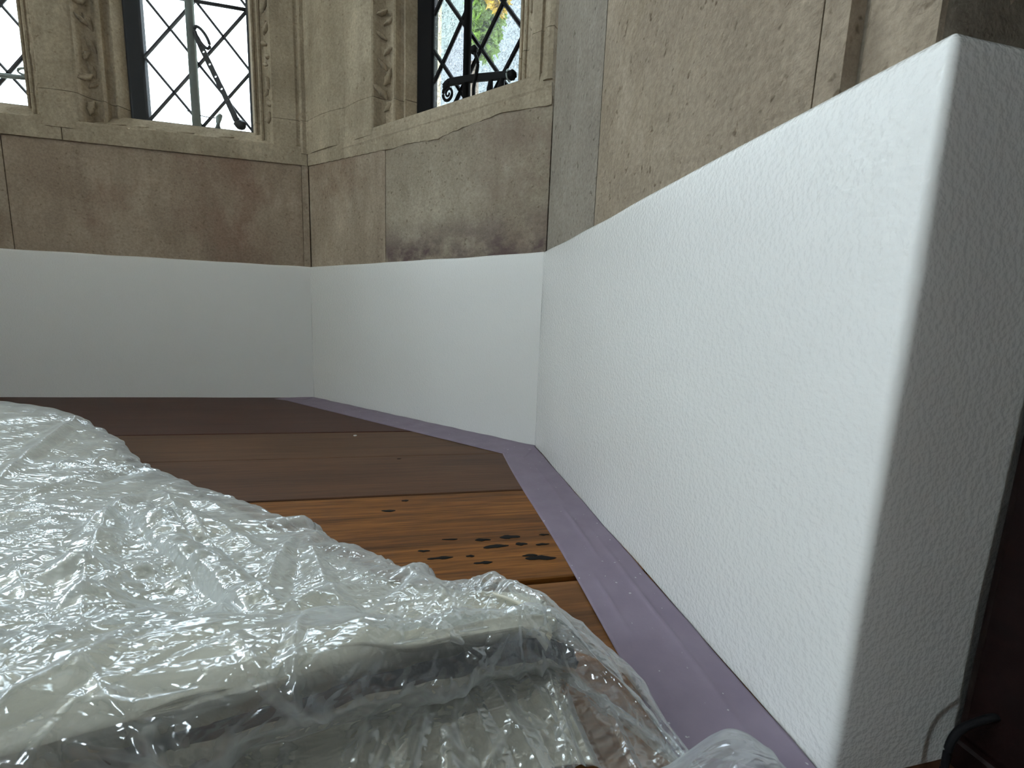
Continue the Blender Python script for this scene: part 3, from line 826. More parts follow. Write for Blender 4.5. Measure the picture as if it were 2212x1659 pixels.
W3 = window('window_3', 'leaded window of textured glass with a scrolled black iron stay', 'B', UCB, 0.473, (0.3475, 0.6010, 0.0375, 0.0480), GLASS_TEX, IRON, IRON, IRON, hstile=0.028, seed=5, bar_r=0.0058, lead_w=0.0062)
W4 = window('window_4', 'leaded window on the left slanting wall out of frame', 'E', UCB, 0.4905, (0.3255, 0.6, 0.0375, 0.048), [GLASS_HALF], IRON_S, IRON_G, LEAD)
for k in range(3):  # unseen windows added to light the back and slanting walls
    uu = UCF + 0.3425 * k
    window('window_%d' % (5 + k), ['first', 'second', 'third'][k] + ' leaded window added out of frame on the left for more daylight', 'F', uu, 0.4905, (uu, 0.6, 0.0375, 0.048), [GLASS_CLEAR], IRON_S, IRON_G, LEAD)

def strap(name, fr, pts, wid, th, mat, parent, holes=()):
    """flat iron strap through (u, o, z) points, lying parallel to the glass"""
    bm = bmesh.new()
    rows = []
    for i, (u, o, z) in enumerate(pts):
        a = pts[max(i - 1, 0)]; b_ = pts[min(i + 1, len(pts) - 1)]
        d = np.array([b_[0] - a[0], b_[2] - a[2]]); d /= max(1e-9, np.hypot(*d)); nn = (-d[1], d[0])
        w_ = wid[i] if isinstance(wid, (list, tuple)) else wid
        rows.append([bm.verts.new(P(fr, u + nn[0] * s * w_ / 2, o + t * th / 2, z + nn[1] * s * w_ / 2)) for s, t in ((-1, -1), (1, -1), (1, 1), (-1, 1))])
    for i in range(len(rows) - 1):
        for k in range(4):
            bm.faces.new([rows[i][k], rows[i][(k + 1) % 4], rows[i + 1][(k + 1) % 4], rows[i + 1][k]])
    bm.faces.new(rows[0][::-1]); bm.faces.new(rows[-1])
    return bobj(name, bm, mat, parent, bev=0.0004, bseg=1)
def holed_bar(name, fr, a, b_, o, wd, th, nh, hr, mat, parent):
    """flat bar with a row of round holes, cut as real openings"""
    a = np.array(a); b_ = np.array(b_); L = np.hypot(*(b_ - a)); d = (b_ - a) / L; nn = np.array([-d[1], d[0]])
    bm = bmesh.new(); seg = L / nh
    def pt(s, t, oo):
        p_ = a + d * s + nn * t
        return bm.verts.new(P(fr, p_[0], oo, p_[1]))
    for h in range(nh):
        s0, s1 = h * seg, (h + 1) * seg; sc_ = (s0 + s1) / 2
        outer = []; inner = []
        K = 16
        for k in range(K):
            an = 2 * math.pi * k / K
            ca, sa = math.cos(an), math.sin(an)
            m_ = max(abs(ca) / (seg / 2), abs(sa) / (wd / 2))
            outer.append((sc_ + ca / m_, sa / m_)); inner.append((sc_ + hr * ca, hr * sa))
        for oo in (o - th / 2, o + th / 2):
            vo = [pt(*q_, oo) for q_ in outer]; vi = [pt(*q_, oo) for q_ in inner]
            for k in range(K): bm.faces.new([vo[k], vo[(k + 1) % K], vi[(k + 1) % K], vi[k]])
        for ring in (outer, inner):
            va = [pt(*q_, o - th / 2) for q_ in ring]; vb = [pt(*q_, o + th / 2) for q_ in ring]
            for k in range(K): bm.faces.new([va[k], va[(k + 1) % K], vb[(k + 1) % K], vb[k]])
    bmesh.ops.remove_doubles(bm, verts=bm.verts, dist=1e-6)
    return bobj(name, bm, mat, parent)
def lump(name, fr, u, o, z, ru, ro, rz, mat, parent, rough=0.12, sub=3):
    bm = bmesh.new()
    bmesh.ops.create_icosphere(bm, subdivisions=sub, radius=1.0)
    for v_ in bm.verts:
        k = 1 + rough * math.sin(v_.co.x * 5 + v_.co.z * 7) * math.cos(v_.co.y * 4 + u * 99)
        v_.co = Vector(P(fr, u + v_.co.x * ru * k, o + v_.co.y * ro * k, z + v_.co.z * rz * k))
    return bobj(name, bm, mat, parent, smooth=True)
# perforated stay on window 2
stay = holed_bar('casement_stay', 'A', (-0.1800, 0.6235), (-0.1375, 0.5290), 0.0450, 0.0092, 0.0035, 5, 0.0021, IRON_S, W2)
bm = bmesh.new()
e0 = np.array([-0.1885, 0.6410]); ring = []
ax_ = np.array([0.5, -0.866]); nx_ = np.array([0.866, 0.5])
cen = np.array([-0.1765, 0.6370])
for k in range(25):
    a = 2 * math.pi * k / 24
    q_ = cen + ax_ * 0.0185 * math.cos(a) + nx_ * 0.0070 * math.sin(a)
    ring.append(P('A', q_[0], 0.045, q_[1]))
tube(bm, ring, 0.0026, 8)
o_ = bobj('stay_eye', bm, IRON_S, None, smooth=True); o_.parent = stay
o_ = strap('stay_neck', 'A', [(-0.1885, 0.045, 0.6440), (-0.1850, 0.045, 0.6360), (-0.1812, 0.045, 0.6270), (-0.1785, 0.045, 0.6215)], [0.004, 0.008, 0.0092, 0.0092], 0.0035, IRON_S, None); o_.parent = stay
o_ = strap('stay_end', 'A', [(-0.1390, 0.045, 0.5320), (-0.1335, 0.045, 0.5195), (-0.1290, 0.045, 0.5075)], [0.0092, 0.0095, 0.010], 0.004, IRON_S, None); o_.parent = stay
lump('stay_peg', 'A', -0.1235, 0.046, 0.5010, 0.0100, 0.007, 0.0085, IRON_S, W2)
lump('stay_peg', 'A', -0.1290, 0.046, 0.5085, 0.0055, 0.005, 0.0060, IRON_S, W2)
bm = bmesh.new()
tube(bm, [P('A', -0.1600, 0.046, 0.4900), P('A', -0.1595, 0.046, 0.5010), P('A', -0.1580, 0.046, 0.5080), P('A', -0.1540, 0.046, 0.5150)], [0.0052, 0.0035, 0.0048, 0.003], 10)
bobj('latch_pin', bm, IRON_G, W2, smooth=True)
bm = bmesh.new()
tube(bm, smoothpath([P('A', -0.2110, 0.05, 0.5160), P('A', -0.2000, 0.048, 0.5115), P('A', -0.1800, 0.048, 0.5085), P('A', -0.1620, 0.048, 0.5085)], 5), 0.0008, 6)
bobj('wire', bm, IRON_S, W2, smooth=True)
bm = bmesh.new()     # horizontal saddle bar
tube(bm, [P('A', UC2 - 0.08, 0.056, 0.6995), P('A', UC2 + 0.098, 0.056, 0.6995)], 0.0030, 8)
bobj('saddle_bar', bm, LEAD, W2, smooth=True)
lump('bar_clip', 'A', -0.1010, 0.055, 0.7050, 0.006, 0.004, 0.010, IRON_S, W2)
# fittings of window 1
bm = bmesh.new()
tube(bm, [P('A', -0.56, 0.052, 0.5330), P('A', -0.50, 0.052, 0.5345), P('A', -0.4780, 0.052, 0.5355), P('A', -0.43, 0.052, 0.5370)], [0.0030, 0.0030, 0.0042, 0.0030], 8)
bobj('casement_stay', bm, IRON_G, W1, smooth=True)
bm = bmesh.new()
tube(bm, [P('A', -0.4480 + 0.0090 * math.cos(a), 0.050, 0.5450 + 0.0050 * math.sin(a)) for a in [k * math.pi / 8 for k in range(17)]], 0.0018, 8)
bobj('stay_eye', bm, IRON_G, W1, smooth=True)
# scrolled stay on window 3
stay3 = strap('casement_stay', 'B', smoothpath([(0.2905, 0.045, 0.5085), (0.2990, 0.045, 0.5130), (0.3150, 0.045, 0.5115), (0.3500, 0.045, 0.5065), (0.3800, 0.045, 0.5010), (0.4060, 0.045, 0.4960), (0.4120, 0.045, 0.4945)], 4), 0.0095, 0.005, IRON, W3)
sp = []
for k in range(46):
    a = 2.2 + k * 0.235; r_ = 0.0118 * (1 - k / 52.0)
    sp.append(P('B', 0.2985 + r_ * math.cos(a) * 0.95, 0.045, 0.4985 + r_ * math.sin(a)))
bm = bmesh.new(); tube(bm, sp, [0.0024 - 0.0012 * k / 46 for k in range(46)], 8)
o_ = bobj('scroll', bm, IRON, None, smooth=True); o_.parent = stay3
bm = bmesh.new(); tube(bm, smoothpath([P('B', 0.2900, 0.045, 0.5070), P('B', 0.2960, 0.045, 0.5120), P('B', 0.3020, 0.045, 0.5120)], 4), 0.0035, 8)
o_ = bobj('stay_shoulder', bm, IRON, None, smooth=True); o_.parent = stay3
lump('stay_knob', 'B', 0.4140, 0.045, 0.4945, 0.0060, 0.006, 0.0065, IRON, W3)
bm = bmesh.new(); tube(bm, [P('B', 0.4085 , 0.045 + 0.006 * math.cos(a), 0.4950 + 0.0068 * math.sin(a)) for a in [k * math.pi / 8 for k in range(17)]], 0.0013, 6)
bobj('stay_collar', bm, IRON_G, W3, smooth=True)
bm = bmesh.new(); tube(bm, smoothpath([P('B', 0.3500, 0.042, 0.4780), P('B', 0.3500, 0.042, 0.4950), P('B', 0.3545, 0.042, 0.5120), P('B', 0.3560, 0.042, 0.5240), P('B', 0.3520, 0.042, 0.5340), P('B', 0.3485, 0.042, 0.5410)], 4), 0.0026, 8)
hd = bobj('latch_handle', bm, IRON, W3, smooth=True)
o_ = lump('handle_knob', 'B', 0.3490, 0.042, 0.5425, 0.0058, 0.005, 0.0058, IRON, None); o_.parent = hd
bm = bmesh.new(); tube(bm, [P('B', 0.3780, 0.044, 0.4760), P('B', 0.3775, 0.044, 0.4860), P('B', 0.3785, 0.044, 0.4960)], [0.0060, 0.0046, 0.003], 8)
bobj('stay_pin', bm, IRON, W3, smooth=True)
bm = bmesh.new(); tube(bm, [P('B', 0.3960, 0.044, 0.4740), P('B', 0.3965, 0.044, 0.4840), P('B', 0.3985, 0.044, 0.4930)], [0.0070, 0.0050, 0.003], 8)
bobj('stay_pin', bm, IRON, W3, smooth=True)

# ------------------------------------------------------------------ daylight guides (portals emit nothing, they steer sky sampling to the openings)
def portal(fr, uc, zb):
    l = bpy.data.lights.new('window_daylight', 'AREA')
    l.shape = 'RECTANGLE'; l.size = 0.21; l.size_y = WTOP - zb
    l.cycles.is_portal = True
    o = bpy.data.objects.new('window_daylight', l); COL.objects.link(o)
    pos = Vector(P(fr, uc, TH + 0.01, (zb + WTOP) / 2)); nrm = dirv(fr, 0, -1, 0)
    zax = -nrm; yax = Vector((0, 0, 1)); xax = yax.cross(zax)
    o.matrix_world = Matrix(((xax.x, yax.x, zax.x, pos.x), (xax.y, yax.y, zax.y, pos.y), (xax.z, yax.z, zax.z, pos.z), (0, 0, 0, 1)))
for fr, uc in (('A', UC1), ('A', UC2), ('B', UCB), ('E', UCB), ('F', UCF), ('F', UCF + 0.3425), ('F', UCF + 0.685)): portal(fr, uc, 0.47)

# ------------------------------------------------------------------ outside: gravel paled to bounce light, sky-dimming block, one tree beyond the slanting window
props(mobj('ground', [(-30, -12, -1.2), (30, -12, -1.2), (30, 40, -1.2), (-30, 40, -1.2)], [[0, 1, 2, 3]], BOUNCE_GRAVEL), 'pale gravel outside the windows, added to bounce daylight up', 'gravel', kind='structure')
def leaf_mat(name, c_):
    m, nt, bs = nodes(name)
    out = nt.nodes['Material Output']
    n_ = noise(nt, coords(nt), 6.0, 3)
    nt.links.new(ramp(nt, n_, [(0.3, tuple(0.7 * x for x in c_)), (0.7, c_)]), bs.inputs['Base Color'])
    bs.inputs['Roughness'].default_value = 0.6
    tl = N(nt, 'ShaderNodeBsdfTranslucent'); tl.inputs[0].default_value = (*c_, 1)
    mx = N(nt, 'ShaderNodeMixShader'); mx.inputs[0].default_value = 0.45
    nt.links.new(bs.outputs[0], mx.inputs[1]); nt.links.new(tl.outputs[0], mx.inputs[2]); nt.links.new(mx.outputs[0], out.inputs[0])
    return m
def foliage(name, cen, rad, n, mat, parent, seed):
    rg = np.random.default_rng(seed); vs = []; fs = []
    for i in range(n):
        d = rg.normal(size=3); d /= np.linalg.norm(d); p_ = np.array(cen) + d * np.array(rad) * rg.uniform(0.3, 1) ** 0.5
        x = rg.normal(size=3); x /= np.linalg.norm(x); y_ = np.cross(x, rg.normal(size=3)); y_ /= np.linalg.norm(y_)
        L = rg.uniform(0.05, 0.10); k = len(vs)
        zz = np.cross(x, y_) * L * 0.12
        vs += [tuple(p_ - x * L), tuple(p_ + y_ * L * 0.45 + zz), tuple(p_ + x * L), tuple(p_ - y_ * L * 0.45 + zz)]
        fs += [[k, k + 1, k + 2], [k, k + 2, k + 3]]
    o = mobj(name, vs, fs, mat, parent, fix=False)
    o['kind'] = 'stuff'
    return o
bld = props(empty('added_building', (3.0, 7.0, -1.2)), 'grey stone block added behind the tree to dim the sky', 'added_building')  # block added to dim the sky seen through the slanting window
BW = flat('grey_ashlar', (0.080, 0.088, 0.092), 0.9)
BRF = flat('slate', (0.06, 0.065, 0.075), 0.7)
BGL = flat('dark_window_glass', (0.03, 0.035, 0.04), 0.1)
mobj('wall', *slab('A', 0.05, 7.0, 7.0, 9.5, -1.2, 7.0), BW, bld)
mobj('roof', [(-0.2, 6.8, 7.0), (7.2, 6.8, 7.0), (7.2, 9.7, 7.0), (-0.2, 9.7, 7.0), (-0.2, 8.2, 9.0), (7.2, 8.2, 9.0)], [[0, 1, 5, 4], [3, 4, 5, 2], [0, 4, 3], [1, 2, 5], [0, 3, 2, 1]], BRF, bld)
for wx in (2.2, 3.6, 5.0):
    for wz in (0.4, 3.6):
        wf = mobj('window', *slab('A', wx, wx + 0.7, 6.93, 7.02, wz, wz + 1.2), BW, bld)
        wp = mobj('pane', *slab('A', wx + 0.08, wx + 0.62, 6.92, 7.0, wz + 0.08, wz + 1.12), BGL); wp.parent = wf
        wp.matrix_parent_inverse = wf.matrix_world.inverted(); wp.matrix_parent_inverse = Matrix.Translation((-3.0, -7.0, 1.2)) if False else Matrix()
tree = props(empty('tree', (0.75, 3.6, -1.2)), 'green and yellow leafed tree seen through the textured window', 'tree')
bm = bmesh.new(); tube(bm, smoothpath([(0.75, 3.6, -1.2), (0.78, 3.6, 0.2), (0.7, 3.62, 1.4), (0.66, 3.6, 2.6)], 5), [0.11 - 0.004 * k for k in range(16)], 10)
bobj('trunk', bm, BARK, tree, smooth=True)
foliage('foliage', (0.76, 3.5, 3.0), (0.145, 0.26, 0.38), 1500, leaf_mat('green_leaf', (0.10, 0.165, 0.022)), tree, 3)
foliage('foliage', (0.83, 3.15, 2.94), (0.08, 0.12, 0.14), 320, leaf_mat('yellow_leaf', (0.34, 0.22, 0.012)), tree, 4)

# ------------------------------------------------------------------ masking tape on the boards
def tape(name, label, ctr, nx_, ridges, mat=TAPE, lift=0.0009):
    """ctr: function (s in 0..1, t in 0..1) -> (x, y); long strip, slightly rippled"""
    nl, nt_ = 120, 40; vs = []; fs = []
    for layer in (0, 1):
        for i in range(nl + 1):
            for k in range(nt_ + 1):
                s, t = i / nl, k / nt_
                x, y_ = ctr(s, t)
                z = lift
                for (s0, t0, s1, t1, h) in ridges:
                    dx, dy = s1 - s0, t1 - t0
                    q_ = ((s - s0) * dx + (t - t0) * dy * 0.02) / (dx * dx + dy * dy * 0.02)
                    if 0 <= q_ <= 1:
                        td = t - (t0 + dy * q_)
                        z += h * math.exp(-abs(td / 0.035)) * math.sin(math.pi * q_)
                z += 0.00025 * math.sin(s * 40 + t * 5) * t + 0.00015 * math.sin(s * 90)
                if k in (0,): z = 0.0003
                vs.append((x, y_, z if layer else z - 0.0003))
    m_ = (nl + 1) * (nt_ + 1)
    for layer in (0, 1):
        for i in range(nl):
            for k in range(nt_):
                a = layer * m_ + i * (nt_ + 1) + k
                q_ = [a, a + 1, a + nt_ + 2, a + nt_ + 1]
                fs.append(q_ if layer else q_[::-1])
    for i in range(nl):
        for k in (0, nt_):
            a = i * (nt_ + 1) + k
            fs.append([a, a + nt_ + 1, m_ + a + nt_ + 1, m_ + a])
    o = mobj(name, vs, fs, mat)
    for p_ in o.data.polygons: p_.use_smooth = True
    return props(o, label, 'tape')
def ct_c(s, t):        # t: 0 floor side, 1 at the wall
    x0 = b - 0.0485 - 0.0012 * math.sin(s * 9) - 0.0015 * s
    y0, y1 = -0.3745 + 0.016 * t, -0.83
    return (x0 + (b - 0.0006 - x0) * t, y0 + (y1 - y0) * s)
tape('masking_tape', 'wide lavender masking tape along the big glossy white band on the right', ct_c, 1,
     [(0.37, 0.52, 0.56, 0.50, 0.0018), (0.58, 0.26, 0.72, 0.24, 0.0014), (0.45, 0.72, 0.95, 0.68, 0.0013), (0.1, 0.6, 0.4, 0.62, 0.0007)])
def ct_b(s, t):
    u = -0.045 * (1 - t) * 0 - 0.004 + (LB + 0.003) * s
    wd = 0.0500 + 0.004 * s
    u0 = -0.034 + 0.030 * t
    u = u0 + (LB + 0.016 - 0.014 * t - u0) * s
    (x, y_, _) = P('B', u, -0.0006 - wd * (1 - t), 0)
    return (x, y_)
tape('masking_tape', 'narrow-looking lavender masking tape along the slanting white band at the back', ct_b, 1, [(0.2, 0.5, 0.8, 0.5, 0.0004)], lift=0.0013)
# loose torn end of that tape lying at the foot of the back band
te = mobj('tape_end', [(-0.066, -0.0165, 0.0006), (-0.040, -0.0325, 0.0008), (-0.010, -0.030, 0.0022), (0.0, -0.010, 0.0022), (-0.030, -0.008, 0.0018), (-0.055, -0.010, 0.0012)], [[0, 1, 2, 3, 4, 5]], TAPE)
te.modifiers.new('thickness', 'SOLIDIFY').thickness = 0.0004
te.parent = bpy.data.objects['masking_tape.001']

# ------------------------------------------------------------------ drop cloth, blanket and crumpled plastic sheet
# columns of the heap from far left to right: far edge (x, y, z) and rolled front edge (x, y, z)
CF = [(-0.55, -0.20, 0.050), (-0.36, -0.265, 0.052), (-0.256, -0.306, 0.050), (-0.181, -0.334, 0.045), (-0.109, -0.380, 0.030), (-0.050, -0.440, 0.020), (0.010, -0.486, 0.014), (0.059, -0.520, 0.012),
      (0.125, -0.575, 0.012), (0.183, -0.628, 0.013), (0.226, -0.666, 0.021), (0.245, -0.686, 0.032), (0.260, -0.706, 0.036), (0.271, -0.718, 0.031), (0.292, -0.730, 0.017), (0.301, -0.753, 0.010), (0.307, -0.776, 0.006)]
CE = [(-0.34, -0.840, 0.046), (-0.22, -0.822, 0.046), (-0.13, -0.805, 0.046), (-0.06, -0.793, 0.046), (-0.01, -0.784, 0.046), (0.035, -0.776, 0.046), (0.075, -0.767, 0.046), (0.110, -0.759, 0.046),
      (0.150, -0.751, 0.045), (0.190, -0.743, 0.044), (0.225, -0.735, 0.041), (0.248, -0.730, 0.038), (0.264, -0.730, 0.034), (0.274, -0.737, 0.028), (0.287, -0.748, 0.018), (0.299, -0.764, 0.010), (0.306, -0.782, 0.006)]
def net():
    cols = []
    nC = len(CF)
    for i in range(nC):
        F_ = np.array(CF[i]); E_ = np.array(CE[i])
        k = np.clip((nC - 1 - i) / 4.5, 0, 1)        # the roll dies out to the right
        mid = lambda t, z: np.array([*(F_[:2] * (1 - t) + E_[:2] * t), z])
        zf, ze = F_[2], E_[2]
        base = lambda t: zf * (1 - t) + ze * t
        away = F_[:2] - E_[:2]; away = away / np.linalg.norm(away)
        back = np.array([*(F_[:2] + away * (0.012 + 0.25 * zf)), 0.0015])
        cols.append([back,
                     np.array([*(F_[:2] + away * 0.004), zf * 0.72]),
                     F_,
                     mid(0.22, base(0.22) * 0.86 + 0.002),
                     mid(0.45, base(0.45) * 0.82 + 0.001),
                     mid(0.66, base(0.66) * (0.82 - 0.06 * k)),
                     mid(0.82, base(0.82) * (0.95 + 0.05 * k) + 0.002 * k),
                     mid(0.91, ze + 0.0055 * k),
                     E_ + np.array([0, 0.0, 0.0005 * k]),
                     E_ + np.array([0.001, -0.0045 * k, -0.011 * k - 0.001]),
                     E_ + np.array([0.002, 0.0005 * k - 0.002 * (1 - k), -0.0165 * k - 0.002]),
                     E_ + np.array([0.003, 0.0040 * k - 0.004 * (1 - k), -0.0235 * k - 0.003]),
                     np.array([E_[0] + 0.004, E_[1] - 0.004, 0.012 * k + 0.003]),
                     np.array([E_[0] + 0.006, E_[1] - 0.030, 0.003])])
    return np.array(cols)             # (col, row, 3)
def catmull(A, t):
    """interpolate along axis 0 at fractional indices t"""
    n = A.shape[0]
    i = np.clip(np.floor(t).astype(int), 0, n - 2); f_ = (t - i)[(...,) + (None,) * (A.ndim - 1)]
    p0 = A[np.clip(i - 1, 0, n - 1)]; p1 = A[i]; p2 = A[i + 1]; p3 = A[np.clip(i + 2, 0, n - 1)]
    return 0.5 * (2 * p1 + (p2 - p0) * f_ + (2 * p0 - 5 * p1 + 4 * p2 - p3) * f_ ** 2 + (3 * p1 - p0 - 3 * p2 + p3) * f_ ** 3)
NET = net()
def loft(c0, c1, r0, r1, nu, nv):
    tu = np.linspace(c0, c1, nu); tv = np.linspace(r0, r1, nv)
    S = catmull(NET, tu)                       # (nu, rows, 3)
    S = catmull(np.swapaxes(S, 0, 1), tv)      # (nv, nu, 3)
    return np.swapaxes(S, 0, 1), tu, tv
def normals(S):
    du = np.gradient(S, axis=0); dv = np.gradient(S, axis=1)
    n = np.cross(dv, du); n /= np.maximum(1e-12, np.linalg.norm(n, axis=2, keepdims=True))
    return n
def grid_obj(name, S, mat, parent=None, smooth=True, attr=None):
    nu, nv = S.shape[:2]
    me = bpy.data.meshes.new(name)
    idx = np.arange(nu * nv).reshape(nu, nv)
    q_ = np.stack([idx[:-1, :-1], idx[:-1, 1:], idx[1:, 1:], idx[1:, :-1]], axis=-1).reshape(-1, 4)
    me.vertices.add(nu * nv); me.vertices.foreach_set('co', S.reshape(-1).astype(np.float32))
    me.loops.add(q_.size); me.loops.foreach_set('vertex_index', q_.reshape(-1).astype(np.int32))
    me.polygons.add(len(q_)); me.polygons.foreach_set('loop_start', (np.arange(len(q_)) * 4).astype(np.int32))
    me.polygons.foreach_set('loop_total', np.full(len(q_), 4, np.int32))
    me.update(); me.validate()
    me.polygons.foreach_set('use_smooth', np.full(len(me.polygons), smooth))
    if attr is not None:
        at = me.attributes.new('fold', 'FLOAT', 'POINT'); at.data.foreach_set('value', attr.reshape(-1).astype(np.float32))
    me.materials.append(mat)
    o = bpy.data.objects.new(name, me); COL.objects.link(o)
    if parent is not None: o.parent = parent
    return o
def foldness(d, h, k):
    c_ = np.abs(np.gradient(np.gradient(d, axis=0), axis=0)) + np.abs(np.gradient(np.gradient(d, axis=1), axis=1))
    for _ in range(2):
        c_ = (c_ + np.roll(c_, 1, 0) + np.roll(c_, -1, 0) + np.roll(c_, 1, 1) + np.roll(c_, -1, 1)) / 5
    return np.clip(c_ / h * k, 0, 0.8)
def up(n): 
    return n * NSIGN

_S, _a, _b = loft(0, 16, 2, 7, 40, 30)
NSIGN = 1.0 if normals(_S)[..., 2].mean() > 0 else -1.0
# --- canvas drop cloth under the plastic
S, tu, tv = loft(0.3, 12.1, 1.7, 13.0, 220, 170)
n_ = up(normals(S))
X, Y = S[..., 0], S[..., 1]
inset = 0.0085 + 0.006 * np.exp(-((tv - 9.4) / 0.9) ** 2)[None, :] * np.clip((14 - tu) / 3, 0, 1)[:, None]
und = 0.0012 * np.sin(X * 70 + Y * 40) + 0.0009 * np.sin(X * 31 - Y * 95 + 1.0) + 0.0006 * np.sin(X * 160 + Y * 90)
T = S - n_ * (inset - und)[..., None]
T[..., 2] = np.maximum(T[..., 2], 0.0015)
cv = props(grid_obj('canvas_drop_cloth', T, CANVAS), 'cream canvas drop cloth bunched up under the clear plastic sheet', 'drop cloth')
cv.modifiers.new('thickness', 'SOLIDIFY').thickness = 0.0008
# --- charcoal blanket whose folded edge shows below the roll
S, tu, tv = loft(6.7, 12.5, 7.95, 10.3, 200, 60)
n_ = up(normals(S))
edge = 0.0030 + 0.0006 * np.sin(tu * 5)[:, None] + 0 * tv[None, :]
wav = 0.0006 * np.sin(tu * 9)[:, None] * np.ones_like(edge)
T = S - n_ * (edge - wav)[..., None]
lo = np.interp(tu, [3, 5, 7, 9, 11, 12.4, 13.3], [9.6, 9.3, 8.8, 8.5, 8.35, 8.3, 8.3])
tvv = tv[None, :] * np.ones((len(tu), 1))
# the upper margin of the dark strip wanders: rows above it collapse onto it
for i in range(len(tu)):
    j = np.searchsorted(tv, lo[i]); T[i, :j] = T[i, min(j, len(tv) - 1)]
bl = props(grid_obj('blanket', T, BLANKET), 'charcoal grey blanket edge showing beneath the rolled drop cloth', 'blanket')
bl.modifiers.new('thickness', 'SOLIDIFY').thickness = 0.0015

# --- plastic sheet
NU, NV = 860, 620
tu_dense = np.concatenate([np.linspace(0, 2, 90)[:-1], np.linspace(2, 16, NU - 89)])
S = catmull(NET, tu_dense); tv = np.linspace(0, 13, NV)
S = np.swapaxes(catmull(np.swapaxes(S, 0, 1), tv), 0, 1)
n_ = up(normals(S))
arc = np.concatenate([np.zeros((NU, 1)), np.cumsum(np.linalg.norm(np.diff(S, axis=1), axis=2), axis=1)], axis=1)
# local sheet coordinates: x across, q running from the rolled edge (0) back over the heap and down the front
i8 = np.searchsorted(tv, 8.0)
Xs = S[..., 0]; Q = arc[:, i8:i8 + 1] - arc
disp = np.zeros((NU, NV))
rg = np.random.default_rng(5)
Xc, Qc = Xs[::10, ::10], Q[::10, ::10]
def crease(x0, q0, ang, L, wd, amp):
    R = 0.55 * L + wd + 0.006
    hit = np.argwhere((np.abs(Xc - x0) < R) & (np.abs(Qc - q0) < R))
    if len(hit) == 0: return
    (i0, j0), (i1, j1) = hit.min(0) * 10, hit.max(0) * 10
    sl = (slice(max(0, i0 - 10), i1 + 11), slice(max(0, j0 - 10), j1 + 11))
    ca, sa = math.cos(ang), math.sin(ang); X_, Q_ = Xs[sl] - x0, Q[sl] - q0
    a = X_ * ca + Q_ * sa; d = -X_ * sa + Q_ * ca
    d = d + 0.03 * L * np.sin(a / L * 3.0 + x0 * 50)
    taper = np.clip(1 - (2 * a / L) ** 2, 0, 1) ** 0.8
    disp[sl] += amp * np.clip(1 - np.abs(d) / (wd * (0.35 + 0.65 * taper)), 0, 1) * taper
for k in range(1300):      # fine crisp wrinkles in loose families of one direction
    if k % 14 == 0:
        fx, fq, fa = rg.uniform(-0.30, 0.27), 0.022 + rg.uniform(0.0, 0.44) * rg.uniform(0.2, 1), rg.normal(0.45, 0.8)
    L = rg.uniform(0.010, 0.045); wd = rg.uniform(0.0011, 0.0030)
    crease(fx + rg.normal(0, 0.018), fq + rg.normal(0, 0.012), fa + rg.normal(0, 0.28), L, wd, rg.choice((-1, 1)) * wd * rg.uniform(0.15, 0.48))
for k in range(420):
    x0 = rg.uniform(-0.30, 0.30); q0 = rg.uniform(0.0, 0.46) * rg.uniform(0.3, 1)
    ang = rg.normal(0.55, 0.75); L = rg.uniform(0.02, 0.085)
    wd = L * rg.uniform(0.08, 0.22); crease(x0, q0, ang, L, wd, rg.choice((-1, 1, 1)) * wd * rg.uniform(0.12, 0.36))
TOP = S[:, :i8][::6, ::6].reshape(-1, 3); TX = Xs[:, :i8][::6, ::6].reshape(-1); TQ = Q[:, :i8][::6, ::6].reshape(-1)
def near(x, y_):
    k = np.argmin((TOP[:, 0] - x) ** 2 + (TOP[:, 1] - y_) ** 2)
    return TX[k], TQ[k]
def fold(x0, y0, x1, y1, wd, amp):
    (xa, qa), (xb, qb) = near(x0, y0), near(x1, y1)
    crease((xa + xb) / 2, (qa + qb) / 2, math.atan2(qb - qa, xb - xa), math.hypot(xb - xa, qb - qa) * 1.25, wd, amp)
FOLDS = [(-0.094, -0.513, -0.162, -0.365), (-0.062, -0.556, -0.053, -0.509), (-0.079, -0.472, -0.032, -0.464), (-0.001, -0.543, 0.066, -0.684), (0.018, -0.603, -0.004, -0.533), (0.077, -0.733, 0.09, -0.699), (0.056, -0.615, 0.113, -0.675), (0.116, -0.681, 0.131, -0.704), (0.096, -0.756, 0.111, -0.736), (0.111, -0.736, 0.155, -0.723), (0.154, -0.72, 0.189, -0.711), (0.015, -0.52, 0.08, -0.611), (0.074, -0.587, 0.119, -0.629), (0.123, -0.608, 0.132, -0.661), (0.143, -0.623, 0.166, -0.674), (0.0, -0.621, 0.06, -0.648), (0.038, -0.676, 0.073, -0.67), (0.06, -0.638, 0.095, -0.665), (0.0, -0.633, 0.035, -0.664), (0.074, -0.71, 0.118, -0.711)]
for k, f_ in enumerate(FOLDS):
    wd = (0.010, 0.007, 0.008, 0.011)[k % 4]
    fold(*f_, wd, wd * (0.5, 0.42, 0.38, 0.55)[k % 4])
    fold(*f_, 0.0022, 0.0007)
for k in range(34):       # broad flat-sided planes
    x0 = rg.uniform(-0.28, 0.24); q0 = 0.03 + rg.uniform(0.0, 0.42) * rg.uniform(0.3, 1); L = rg.uniform(0.06, 0.16); wd = rg.uniform(0.012, 0.026)
    crease(x0, q0, rg.normal(0.6, 0.7), L, wd, rg.choice((-1, 1)) * wd * rg.uniform(0.12, 0.26))
